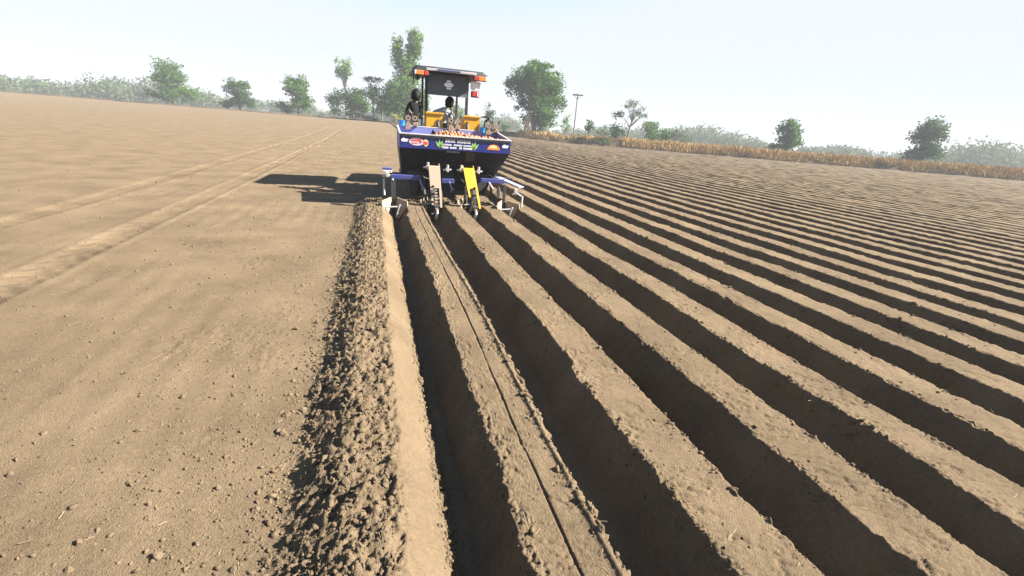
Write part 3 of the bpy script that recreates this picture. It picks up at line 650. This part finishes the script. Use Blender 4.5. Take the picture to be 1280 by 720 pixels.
# grey curtain with its white emblem
nx_, nz_ = 26, 14; cv = []; cf = []
for j in range(nz_+1):
    for i in range(nx_+1):
        u, v_ = i/nx_, j/nz_
        x = 1.135+u*.905; z = 2.065+v_*.435
        if v_ > .75:
            q = (v_-.75)/.25; ins_ = .11*(1-math.sqrt(max(0, 1-q*q))); x = 1.135+ins_+u*(.905-2*ins_)
        cv.append((x, 11.36-.07*(1-v_)+.012*math.sin(u*9+v_*2)+.006*math.sin(v_*11), z))
for j in range(nz_):
    for i in range(nx_): a = j*(nx_+1)+i; cf.append((a, a+1, a+nx_+2, a+nx_+1))
me_n = len(cv); cv += [(p[0], p[1]+.008, p[2]) for p in cv]; cf += [tuple(i+me_n for i in q)[::-1] for q in cf]
b = MB(); b.add(cv, cf); cu_ = b.build('rear_curtain', M['vinyl'], TR, True)
b = MB(); b.tube([(1.12, 11.37, 2.50), (1.14, 11.37, 2.515), (2.03, 11.37, 2.515), (2.045, 11.37, 2.50)], .018, 6); b.build('curtain_rail', M['black'], cu_)
ye = 11.272
b = MB()
b.plate([(1.60+.105*math.cos(a), ye, 2.295+.05*math.sin(a)) for a in np.linspace(0, 6.283, 25)[:-1]], (0, .003, 0))
b.plate([(1.60+.055*math.cos(a), ye, 2.355+.035*math.sin(a)) for a in np.linspace(0, 3.1416, 12)], (0, .003, 0))
b.plate([(1.555, ye, 2.205), (1.655, ye, 2.20), (1.655, ye, 2.235), (1.555, ye, 2.24)], (0, .003, 0))
b.build('emblem', M['white'], cu_)

# ------------------------------------------------------------------ people
def skin_mesh(name, V, E, Rr, root, sub=2):
    me = bpy.data.meshes.new(name); me.from_pydata(V, E, []); o = bpy.data.objects.new(name, me); COL.objects.link(o)
    o.modifiers.new('s', 'SKIN'); 
    for i, r in enumerate(Rr):
        d = me.skin_vertices[0].data[i]; d.radius = (r, r) if not hasattr(r, '__len__') else r; d.use_root = (i == root)
    m = o.modifiers.new('u', 'SUBSURF'); m.levels = sub; m.render_levels = sub
    me2 = bpy.data.meshes.new_from_object(o.evaluated_get(bpy.context.evaluated_depsgraph_get()))
    bpy.data.objects.remove(o); bpy.data.meshes.remove(me)
    for p in me2.polygons: p.use_smooth = True
    return me2
def place(me, name, mat, parent):
    o = wloc(parent); me.transform(Matrix.Translation(-o)); me.name = name; return link(name, me, mat, parent)
def head_ellipsoid(c, face, up=(0, 0, 1)):
    """a head with nose, brow, mouth and ears, joined to the body mesh"""
    bm = bmesh.new(); bmesh.ops.create_uvsphere(bm, u_segments=24, v_segments=18, radius=1)
    f = Vector(face).normalized(); u = Vector(up).normalized(); s = f.cross(u).normalized(); u = s.cross(f)
    for v in bm.verts:
        p = v.co.copy(); x, y, z = p
        w_ = .078*(1-.18*max(0, -z)); l = .098; hh = .118
        y2 = y*l; x2 = x*w_; z2 = z*hh
        if y > .6 and abs(x) < .22 and -.25 < z < .12: y2 += .022*(1-abs(x)/.22)
        if y > .7 and abs(z-.15) < .12 and .15 < abs(x) < .5: y2 -= .008
        if y > .7 and abs(z+.45) < .08 and abs(x) < .35: y2 += .005
        if abs(x) > .93 and abs(z) < .28 and -.25 < y < .15: x2 *= 1.16
        v.co = Vector(c)+s*x2+f*y2+u*z2
    return bm
def hair_cap(c, face, mat, parent, bulk=1.0, up=(0, 0, 1)):
    bm = bmesh.new(); bmesh.ops.create_uvsphere(bm, u_segments=24, v_segments=18, radius=1)
    f = Vector(face).normalized(); s = f.cross(Vector(up)).normalized(); u = s.cross(f)
    kill = [v for v in bm.verts if (v.co.y > .45 and v.co.z < .42) or v.co.z < -.62 or (v.co.y > .1 and v.co.z < -.1)]
    kill = [v for v in kill if not (v.co.y < -.1 and v.co.z > -.85)]
    bmesh.ops.delete(bm, geom=kill, context='VERTS')
    for v in bm.verts:
        x, y, z = v.co; n_ = 1+.06*math.sin(x*9+y*7)*math.cos(z*8+x*3)+.03*math.sin(z*23+y*19)*math.sin(x*21)
        v.co = Vector(c)+(s*x*.088+f*(y*.109-.006)+u*(z*.129+.004))*bulk*n_
    me = bpy.data.meshes.new('hair'); bm.to_mesh(me); bm.free()
    for p in me.polygons: p.use_smooth = True
    return place(me, 'hair', mat, parent)
def hand(V, E, Rr, wi, wrist, d, side, spread):
    """palm and five bent fingers as chains rooted in the palm"""
    d = Vector(d).normalized(); s = Vector(side); s = (s-d*s.dot(d)).normalized(); n_ = d.cross(s)
    p0 = Vector(wrist)+d*.05; V.append(tuple(p0)); E.append((wi, len(V)-1)); Rr.append((.032, .018)); pi = len(V)-1
    for k, L in enumerate((.068, .078, .072, .058)):
        a = Vector(wrist)+d*.085+s*(.027-.018*k); V.append(tuple(a)); E.append((pi, len(V)-1)); Rr.append(.009)
        b_ = a+d*L*.55+n_*.012; V.append(tuple(b_)); E.append((len(V)-2, len(V)-1)); Rr.append(.0085)
        c_ = b_+d*L*.32+n_*.03; V.append(tuple(c_)); E.append((len(V)-2, len(V)-1)); Rr.append(.007)
    a = Vector(wrist)+d*.03+s*.04; V.append(tuple(a)); E.append((pi, len(V)-1)); Rr.append(.011)
    b_ = a+d*.04+s*.018+n_*.01; V.append(tuple(b_)); E.append((len(V)-2, len(V)-1)); Rr.append(.008)
def joints(V, J):
    """indices of the shoulder and elbow joints"""
    k = {tuple(J[n]) for n in ('shL', 'shR', 'elL', 'elR')}
    return {i for i, v in enumerate(V) if tuple(v) in k}
def person(label, J, face, shirt, legs, bulk=1.0, group=None):
    P = empty('person', (J['hip'][0], J['hip'][1], J['base']), label, 'person', group)
    # body: head, neck, trunk, arms, hands, legs and feet in one mesh
    V = [J['hip'], J['waist'], J['chest'], J['neck'], J['headb']]; E = [(0, 1), (1, 2), (2, 3), (3, 4)]; Rr = [(.12, .10), (.115, .09), (.14, .10), .055, .055]
    def chain(a, pts, rr):
        for p, r in zip(pts, rr): V.append(tuple(p)); E.append((a, len(V)-1)); Rr.append(r); a = len(V)-1
        return a
    for sd in 'LR':
        wi = chain(2, [J['sh'+sd], J['el'+sd], J['wr'+sd]], [.055, .042, .028])
        d = Vector(J['wr'+sd])-Vector(J['el'+sd]); hand(V, E, Rr, wi, J['wr'+sd], d, (Vector((1, 0, .2)) if sd == 'L' else Vector((-1, 0, .2))), 1)
        chain(0, [J['th'+sd], J['kn'+sd], J['an'+sd], J['to'+sd]], [.085, .058, .04, .035])
    q = J.get('slim', 1)*.92; arm = joints(V, J); Rr = [tuple(c*q for c in r) if hasattr(r, '__len__') and i < 3 else (r*q if i in arm else r) for i, r in enumerate(Rr)]
    me = skin_mesh('person_body', V, E, Rr, 0, 1)
    bm = head_ellipsoid(J['head'], face); bm2 = bmesh.new(); bm2.from_mesh(me)
    t = bpy.data.meshes.new('t'); bm.to_mesh(t); bm.free(); bm2.from_mesh(t); bpy.data.meshes.remove(t); bm2.to_mesh(me); bm2.free()
    for p in me.polygons: p.use_smooth = True
    place(me, 'body', M['skin'], P)
    hair_cap(J['head'], face, M['hair'], P, bulk)
    k = 1.16
    V = [J['hip'], J['waist'], J['chest'], tuple(Vector(J['chest']).lerp(Vector(J['neck']), .55)), tuple(Vector(J['chest']).lerp(Vector(J['neck']), 1.05))]; E = [(0, 1), (1, 2), (2, 3), (3, 4)]; Rr = [(.150, .125), (.142, .115), (.175, .130), .125, .082]
    q = J.get('slim', 1); Rr = [tuple(c*q for c in r) if hasattr(r, '__len__') else r*q for r in Rr]
    for sd in 'LR':
        a = Vector(J['el'+sd]).lerp(Vector(J['wr'+sd]), J.get('sleeve', .3)); chain(2, [J['sh'+sd], J['el'+sd], a], [.09*q, .064*q, .05*q])
    place(skin_mesh('shirt', V, E, Rr, 0, 2), 'shirt', shirt, P)
    V = [tuple(Vector(J['hip']).lerp(Vector(J['waist']), .3)), J['hip']]; E = [(0, 1)]; Rr = [(.128, .11), (.135, .12)]
    for sd in 'LR': chain(1, [J['th'+sd], J['kn'+sd], tuple(Vector(J['kn'+sd]).lerp(Vector(J['an'+sd]), .92))], [.10, .074, .06])
    place(skin_mesh('trousers', V, E, Rr, 1, 2), 'trousers', legs, P)
    for sd in 'LR':
        a, t_ = Vector(J['an'+sd]), Vector(J['to'+sd]); d = (t_-a); d.z = 0
        s_ = MB(); s_.tube([a-d*.35+Vector((0, 0, -.045)), a+d*.3+Vector((0, 0, -.045)), a+d*.8+Vector((0, 0, -.05)), a+d*1.25+Vector((0, 0, -.05))], [.03, .042, .045, .025], 10); s_.build('shoe', M['shoe'], P, True)
    return P
B = .443
person('person in a dark shirt and blue trousers standing on the planter footboard beside the canopy', dict(
    base=B, hip=(.745, 10.80, 1.26), waist=(.76, 10.81, 1.45), chest=(.79, 10.83, 1.70), neck=(.83, 10.85, 1.87), headb=(.845, 10.86, 1.91), head=(.85, 10.875, 1.975),
    shL=(.70, 10.82, 1.79), elL=(.65, 10.72, 1.55), wrL=(.60, 10.54, 1.44), shR=(.90, 10.86, 1.79), elR=(.93, 11.02, 1.57), wrR=(1.04, 11.22, 1.58), slim=.88,
    thL=(.67, 10.80, 1.18), knL=(.64, 10.84, .86), anL=(.64, 10.78, .53), toL=(.62, 10.92, .49), thR=(.84, 10.80, 1.18), knR=(.87, 10.86, .86), anR=(.87, 10.80, .53), toR=(.89, 10.94, .49), sleeve=.75),
    (.25, 1, -.35), M['vest'], M['jeans'], 1.16)
person('person in a grey shirt with black hair seated in the tractor under the canopy', dict(
    base=1.10, hip=(1.36, 11.45, 1.24), waist=(1.41, 11.46, 1.40), chest=(1.50, 11.47, 1.66), neck=(1.61, 11.49, 1.81), headb=(1.64, 11.50, 1.85), head=(1.67, 11.51, 1.925),
    shL=(1.31, 11.50, 1.65), elL=(1.22, 11.72, 1.47), wrL=(1.42, 11.98, 1.51), shR=(1.66, 11.46, 1.69), elR=(1.80, 11.60, 1.48), wrR=(1.66, 11.95, 1.52),
    thL=(1.36, 11.52, 1.21), knL=(1.38, 11.98, 1.26), anL=(1.38, 12.06, .93), toL=(1.38, 12.2, .90), thR=(1.54, 11.52, 1.21), knR=(1.66, 11.98, 1.26), anR=(1.70, 12.06, .93), toR=(1.70, 12.2, .90), sleeve=.6),
    (.8, .75, -.15), M['shirt'], M['trousers'], 1.14)

# ------------------------------------------------------------------ trees and shrubs
def leaf_mat(name, c, c2, sc=1.2):
    c = tuple(q*.85 for q in c); c2 = tuple(q*.85 for q in c2)
    m = bpy.data.materials.new(name); m.use_nodes = True; n = m.node_tree.nodes; l = m.node_tree.links; n.clear()
    o = n.new('ShaderNodeOutputMaterial'); d = n.new('ShaderNodeBsdfDiffuse'); t = n.new('ShaderNodeBsdfTranslucent'); mx = n.new('ShaderNodeMixShader'); mx.inputs[0].default_value = .35
    g = n.new('ShaderNodeNewGeometry'); ns = n.new('ShaderNodeTexNoise'); ns.inputs['Scale'].default_value = sc; ns.inputs['Detail'].default_value = 3
    l.new(g.outputs['Position'], ns.inputs['Vector'])
    mr = n.new('ShaderNodeMix'); mr.data_type = 'RGBA'; mr.inputs[6].default_value = (*c, 1); mr.inputs[7].default_value = (*c2, 1)
    ad = n.new('ShaderNodeMath'); ad.operation = 'MULTIPLY_ADD'; ad.inputs[1].default_value = .5; l.new(g.outputs['Random Per Island'], ad.inputs[0]); 
    sb = n.new('ShaderNodeMath'); sb.operation = 'MULTIPLY'; sb.inputs[1].default_value = .55; l.new(ns.outputs[0], sb.inputs[0]); l.new(sb.outputs[0], ad.inputs[2])
    l.new(ad.outputs[0], mr.inputs[0])
    l.new(mr.outputs[2], d.inputs[0]); l.new(mr.outputs[2], t.inputs[0]); l.new(d.outputs[0], mx.inputs[1]); l.new(t.outputs[0], mx.inputs[2]); l.new(mx.outputs[0], o.inputs[0])
    return m
LM = dict(mid=leaf_mat('mid_green_leaves', (.026, .070, .012), (.080, .160, .028)), dark=leaf_mat('dark_green_leaves', (.018, .048, .012), (.056, .105, .028)),
          light=leaf_mat('light_green_leaves', (.056, .125, .020), (.135, .225, .042)), grey=leaf_mat('grey_green_leaves', (.04, .064, .026), (.085, .118, .048)),
          yellow=leaf_mat('yellow_green_leaves', (.16, .18, .04), (.32, .32, .09)), brown=leaf_mat('brown_twigs', (.10, .075, .045), (.19, .14, .08)))
M_bark = principled('bark', (.12, .095, .07), .9, var=.35, scale=4, bump=.3)
def leaf_cloud(blobs, dens, size, rng):
    """blobs: (centre, radii). Leaf quads spread through each clump, thicker at its skin."""
    Vs = []
    for c, r in blobs:
        n = int(dens*(r[0]*r[1]+r[1]*r[2]+r[0]*r[2])/3)+6
        d = rng.normal(size=(n, 3)); d /= np.linalg.norm(d, axis=1)[:, None]
        q = rng.random(n)**.42; wob = 1+.28*np.sin(d[:, 0]*5+c[0])*np.cos(d[:, 2]*6+c[2])+.12*rng.normal(size=n)
        p = np.array(c)+d*np.array(r)*(q*wob)[:, None]
        s = size*rng.uniform(.5, 1.3, n)
        nn = d+.9*rng.normal(size=(n, 3)); nn /= np.linalg.norm(nn, axis=1)[:, None]
        a = np.cross(nn, rng.normal(size=(n, 3))); a /= np.linalg.norm(a, axis=1)[:, None]; b_ = np.cross(nn, a)
        a = a*s[:, None]; b_ = b_*(s*.55)[:, None]
        Vs.append(np.stack([p-a, p-b_*.9+a*.1, p+a, p+b_], 1).reshape(-1, 3))
    V = np.concatenate(Vs); return V, np.arange(len(V)).reshape(-1, 4)
def tree(name, label, x, y, top, blobs, leaf, dens=60, size=.22, trunk=.18, zb=.95, lean=(0, 0), group=None, seed=1, limbs=True, cat='tree', split=0, ht=None):
    rng = np.random.default_rng(seed); T = empty(name, (x, y, zb), label, cat, group)
    bl = []
    for (cx, cy, cz, rx, ry_, rz, n) in blobs:
        for i in range(n):
            d = rng.normal(size=3); d /= np.linalg.norm(d); q = rng.random()**.5*.78
            k = rng.uniform(.30, .52)
            bl.append(((cx+d[0]*rx*q, cy+d[1]*ry_*q, cz+d[2]*rz*q), (rx*k, ry_*k, rz*k*rng.uniform(.7, 1.0))))
    V, F = leaf_cloud(bl, dens, size, rng); me = mesh_np('crown', V, F, False)
    link('crown', me, LM[leaf], T)
    cz = sorted(b[0][2] for b in bl); ht = ht or cz[len(cz)//2]
    t = MB(); pts = []
    for i in range(6):
        q = i/5.; pts.append((x+lean[0]*q*q+.12*math.sin(q*4+seed)*trunk*4*q, y+lean[1]*q, zb-.1+(ht+.1)*q))
    t.tube(pts, [trunk*(1.25-.75*i/5.) for i in range(6)], 9)
    if limbs:
        for c, r in bl[:22]:
            q = min(.95, max(.25, c[2]/ht*.6)); i = q*5; i0 = min(4, int(i)); p0 = Vector(pts[i0]).lerp(Vector(pts[i0+1]), i-i0); p1 = Vector((x+c[0], y+c[1], zb+c[2]))
            m = p0.lerp(p1, .5)+Vector((0, 0, (p1-p0).length*.1)); t.tube([p0, m, p1], [trunk*.4, trunk*.24, trunk*.08], 6)
    t.build('trunk', M_bark, T, True)
    return T
# right-hand side of the planter
tree('broadleaf_tree', 'large round dark green tree with foliage down to the bank beside the utility pole', 28.4, 86.9, 12, [(.2, 0, 8.0, 4.6, 4.2, 4.4, 34), (-1.3, 0, 9.2, 4.3, 3.8, 3.2, 26), (-4.6, 0, 8.0, 2.6, 2.6, 2.3, 13), (-2.6, 0, 5.4, 2.2, 2.2, 2.0, 8), (1.0, -.5, 2.7, 4.2, 3.4, 2.7, 26), (3.2, 0, 6.4, 2.8, 2.6, 3.6, 16), (.2, 0, 11.6, 2.9, 2.6, 1.3, 12)], 'mid', 60, .25, .34, .95, seed=3)
tree('dry_bush', 'brownish twiggy bush at the foot of the large round tree', 26.2, 83.6, 3, [(0, 0, 1.6, 1.2, 1.0, 1.8, 12)], 'brown', 80, .16, .06, .85, seed=5, cat='bush')
tree('bush', 'low dark green bush left of the large round tree beyond the hopper corner', 24.0, 92.5, 2.2, [(0, 0, 1.0, 1.4, 1.0, 1.1, 9)], 'dark', 80, .17, .06, 1., seed=6, cat='bush')
tree('pale_tree', 'small hazy pale tree far behind, seen right of the canopy', 25.6, 112, 5.5, [(0, 0, 3.6, 2.0, 1.7, 2.2, 16)], 'grey', 55, .24, .12, 1., seed=7)
tree('pale_tree', 'hazy pale tree showing through the open canopy behind the seated person', 18.9, 118, 5.5, [(0, 0, 3.6, 2.4, 1.9, 2.6, 18)], 'light', 55, .24, .12, 1., seed=8)
tree('pale_tree', 'thin yellow-green tree behind the foot of the utility pole', 40.6, 101, 5, [(0, 0, 3.0, 2.0, 1.7, 2.2, 12)], 'light', 42, .22, .1, 1., seed=9)
tree('small_tree', 'small dark tree with one stem right of the utility pole', 37.3, 81.9, 3.6, [(0, 0, 2.5, 1.6, 1.4, 1.1, 15), (-.3, 0, 3.1, .9, .9, .5, 5)], 'dark', 85, .16, .12, .75, lean=(-.2, 0), seed=10)
tree('bush', 'faint hazy bush between the small dark tree and the thin tree', 45.4, 93.5, 3, [(0, 0, 1.6, 1.8, 1.4, 1.5, 10)], 'grey', 60, .2, .06, 1., seed=11, cat='bush')
tree('weed_clump', 'dark weed clump on the broken bank below the utility pole', 34.4, 79.6, 1, [(0, 0, .45, 2.4, .8, .55, 12)], 'dark', 110, .13, .04, .3, seed=31, cat='weeds', limbs=False)
tree('weed_clump', 'dark weed clump on the bank just right of the small dark tree', 38.6, 77.2, 1, [(0, 0, .5, 2.6, .8, .6, 13)], 'dark', 110, .13, .04, .3, seed=32, cat='weeds', limbs=False)
tree('thin_tree', 'thin open tree with a bare curved stem and sparse grey-green crown on the bank', 42.8, 77.6, 7, [(-.2, 0, 6.2, 1.9, 1.5, 1.1, 11), (2.1, 0, 5.0, 1.4, 1.2, 1.3, 9), (-2.3, 0, 4.6, 1.7, 1.3, 1.3, 10), (.3, 0, 4.7, 1.7, 1.3, 1.0, 7), (-3.0, 0, 3.3, .9, .8, .8, 4)], 'grey', 55, .17, .14, .8, lean=(.7, 0), seed=12, ht=5.2)
tree('bush', 'dense round dark bush at the foot of the thin open tree', 41.4, 79, 3.4, [(0, 0, 1.7, 1.8, 1.6, 1.75, 16)], 'dark', 75, .18, .08, .8, seed=13, cat='bush')
tree('dome_tree', 'hazy dome-shaped tree far beyond the bank on the right', 62.6, 102.6, 5, [(0, 0, 2.8, 3.4, 2.8, 2.6, 24)], 'mid', 52, .26, .15, 1., seed=14)
tree('bush', 'spreading green bush on the bank in front of the dome-shaped tree', 49.2, 77.0, 3.2, [(.3, 0, 1.5, 2.1, 1.7, 1.7, 17), (-1.9, 0, 1.2, 1.4, 1.3, 1.3, 9)], 'mid', 75, .18, .08, .85, seed=15, cat='bush')
tree('hazy_tree', 'very faint low tree far behind and right of the dome-shaped tree', 78, 116, 4.5, [(0, 0, 2.4, 2.6, 2.2, 2.2, 14), (4, 1, 2.0, 2.4, 2.2, 2.0, 12)], 'grey', 45, .28, .15, 1., seed=16)
# left grove
tree('poplar', 'tall pale green double-crowned poplar, the highest tree, left of the canopy', 6.2, 102, 19, [(1.3, 0, 14.6, 1.9, 1.7, 3.9, 34), (-1.8, 0, 13.0, 1.6, 1.5, 3.4, 26), (.2, 0, 9.6, 2.5, 2.0, 4.2, 36)], 'light', 66, .23, .26, 1., seed=20)
tree('bushy_tree', 'bushy light green tree below the tall poplar with leaves to the ground', 3.9, 98.9, 9, [(.4, 0, 5.9, 3.0, 2.3, 3.4, 38), (.2, 0, 2.4, 3.2, 2.2, 2.4, 30), (2.8, 0, 5.0, 2.4, 1.9, 3.4, 22)], 'mid', 62, .22, .18, 1., seed=21)
tree('flat_topped_tree', 'small flat-topped tree on a bare stem between the dense grove and the poplar', -.3, 103.2, 8, [(-.1, 0, 7.7, 2.2, 1.8, .8, 13), (.1, 0, 5.3, 2.5, 2.0, 1.9, 20), (1.9, 0, 4.0, 1.6, 1.4, 1.5, 10)], 'mid', 62, .2, .14, .95, seed=22)
tree('tall_tree', 'tall faint tree with a high crown at the left end of the grove', -6.4, 122, 13, [(-.2, 0, 10.6, 2.2, 1.9, 2.9, 20)], 'light', 55, .25, .2, 1., seed=23)
tree('dense_tree', 'dense dark green tree left of the flat-topped tree', -4.4, 109.5, 7, [(0, 0, 4.0, 2.6, 2.2, 3.2, 30), (1.8, 0, 5.4, 1.8, 1.5, 1.9, 12)], 'dark', 66, .22, .18, 1., seed=24)
tree('grove_tree', 'mid green tree in the gap between the dense tree and the poplar', 1.5, 112, 7, [(0, 0, 3.6, 2.8, 2.2, 3.0, 24)], 'mid', 55, .23, .16, 1., seed=28)
tree('grove_tree', 'low leafy tree filling the gap left of the flat-topped tree', -2.5, 107, 6, [(0, 0, 3.0, 2.2, 1.9, 2.7, 22)], 'mid', 60, .22, .14, .95, seed=33)
tree('grove_tree', 'leafy dark tree standing under the tall faint tree at the left end of the grove', -7.4, 113, 6, [(0, 0, 3.4, 2.6, 2.0, 2.9, 24)], 'dark', 60, .22, .14, .95, seed=34)
tree('hedge_bush', 'low dark hedge bush under the flat-topped tree at the field edge', -2.0, 101.2, 1.8, [(-2.2, 0, .7, 2.4, 1.0, 1.0, 11), (1.2, 0, .6, 2.4, 1.0, .9, 11)], 'dark', 85, .17, .06, 1., seed=25, cat='bush')
tree('yellow_bush', 'yellow-green bush at the field edge right beside the hopper', 4.1, 96.9, 2, [(0, 0, .9, 1.4, 1.1, 1.1, 11)], 'yellow', 85, .17, .05, 1., seed=26, cat='bush')
tree('pale_tree', 'pale tree behind the dark-shirted person under the canopy edge', 9.0, 100.5, 7, [(0, 0, 4.6, 2.2, 1.8, 4.0, 26)], 'light', 58, .22, .15, 1., seed=27)
# both ways along the headland, outside the strip of the photograph
for i, (x, y, lab, sc, lf) in enumerate([(-16, 116, 'broad hazy tree beyond the bare field, nearest the grove', 1.1, 'mid'), (-29, 124, 'rounded hazy tree in the middle of the left skyline', .9, 'dark'), (-44, 130, 'tall hazy tree at the far left of the skyline', 1.25, 'mid'),
                                       (70, 70, 'rounded tree on the right part of the bank, nearest the dome-shaped tree', .75, 'mid'), (92, 62, 'broad hazy tree in the middle of the right skyline', 1.0, 'dark'), (118, 52, 'hazy tree at the far right of the skyline', .9, 'mid')]):
    tree('field_tree', lab, x, y, 8, [(0, 0, 5.2*sc, 3.2*sc, 3.0*sc, 2.8*sc, 28), (1.0*sc, 0, 2.4*sc, 3.6*sc, 3.0*sc, 2.0*sc, 22), (-2.4*sc, 0, 1.3*sc, 2.6*sc, 1.8*sc, 1.3*sc, 14)], lf, 52, .26, .2, .95, seed=40+i)

rng_ = np.random.default_rng(90); bl = []
for i in range(420):
    an = rng_.uniform(-.62, 1.12); d = rng_.uniform(230, 330); r = rng_.uniform(1.6, 4.4)*(1+.35*math.sin(an*13)+.2*math.sin(an*31))
    bl.append(((d*math.sin(an), d*math.cos(an), 1+r*.6), (r*1.5, r, r)))
V, F = leaf_cloud(bl, 13, .7, rng_)
tag(link('distant_woods', mesh_np('distant_woods', V, F, False), LM['grey']), 'faint line of distant trees fading along the horizon', 'woods', kind='stuff')  # greyed leaf colour paints in fading that the haze volume lacks

# ------------------------------------------------------------------ power line
M_conc = principled('weathered_concrete', (.16, .14, .125), .85, var=.2, scale=5)
def pole(x, y, label, hgt=7.0):
    P = empty('utility_pole', (x, y, 1.0), label, 'utility pole', 'poles of the power line')
    b = MB(); b.tube([(x, y, .8), (x, y, 1+hgt)], [.15, .10], 10); b.build('shaft', M_conc, P, True)
    a = Vector((.97, -.25, 0)); c = Vector((x, y, 1+hgt-.28))
    b = MB(); b.bar(c-a*1.0, c+a*1.0, .16, .22); b.bar(c-a*.75+Vector((0, 0, -.08)), c+Vector((0, 0, -.75)), .05, .06); b.bar(c+a*.75+Vector((0, 0, -.08)), c+Vector((0, 0, -.75)), .05, .06); b.build('crossarm', M['black'], P)
    tops = []
    for q in (-.85, -.2, .85):
        b = MB(); p = c+a*q; b.tube([p+Vector((0, 0, .06)), p+Vector((0, 0, .16)), p+Vector((0, 0, .30))], [.05, .085, .05], 8); b.build('insulator', M['zinc'], P, True); tops.append(p+Vector((0, 0, .30)))
    return tops
A_ = pole(37.5, 89.5, 'grey utility pole with a dark crossarm right of the large round tree', 8.0)
B_ = pole(103, 103, 'second utility pole far to the right, carrying the same wires')
for nm, (p, q) in zip(('left', 'middle', 'right'), zip(A_, B_)):
    b = MB(); b.tube([p.lerp(q, i/16)-Vector((0, 0, 4*1.1*(i/16)*(1-i/16))) for i in range(17)], .014, 5)
    tag(b.build('power_wire', M['black'], None, True), {'left': 'thin sagging wire on the outer left insulator of the pole', 'middle': 'thin sagging wire on the middle insulator of the pole', 'right': 'thin sagging wire on the outer right insulator of the pole'}[nm], 'wire', 'wires between the poles')

# ------------------------------------------------------------------ haze
m = bpy.data.materials.new('haze_air'); m.use_nodes = True; n = m.node_tree.nodes; n.clear()
pv = n.new('ShaderNodeVolumePrincipled'); mo = n.new('ShaderNodeOutputMaterial'); m.node_tree.links.new(pv.outputs[0], mo.inputs['Volume'])
pv.inputs['Color'].default_value = (.38, .41, .46, 1); pv.inputs['Density'].default_value = .0013; pv.inputs['Anisotropy'].default_value = 0
b = MB(); b.box((0, 0, 10), (1100, 1100, 24), bev=0)
tag(b.build('haze', m), 'pale dusty air lying over the whole field', 'haze', kind='stuff')
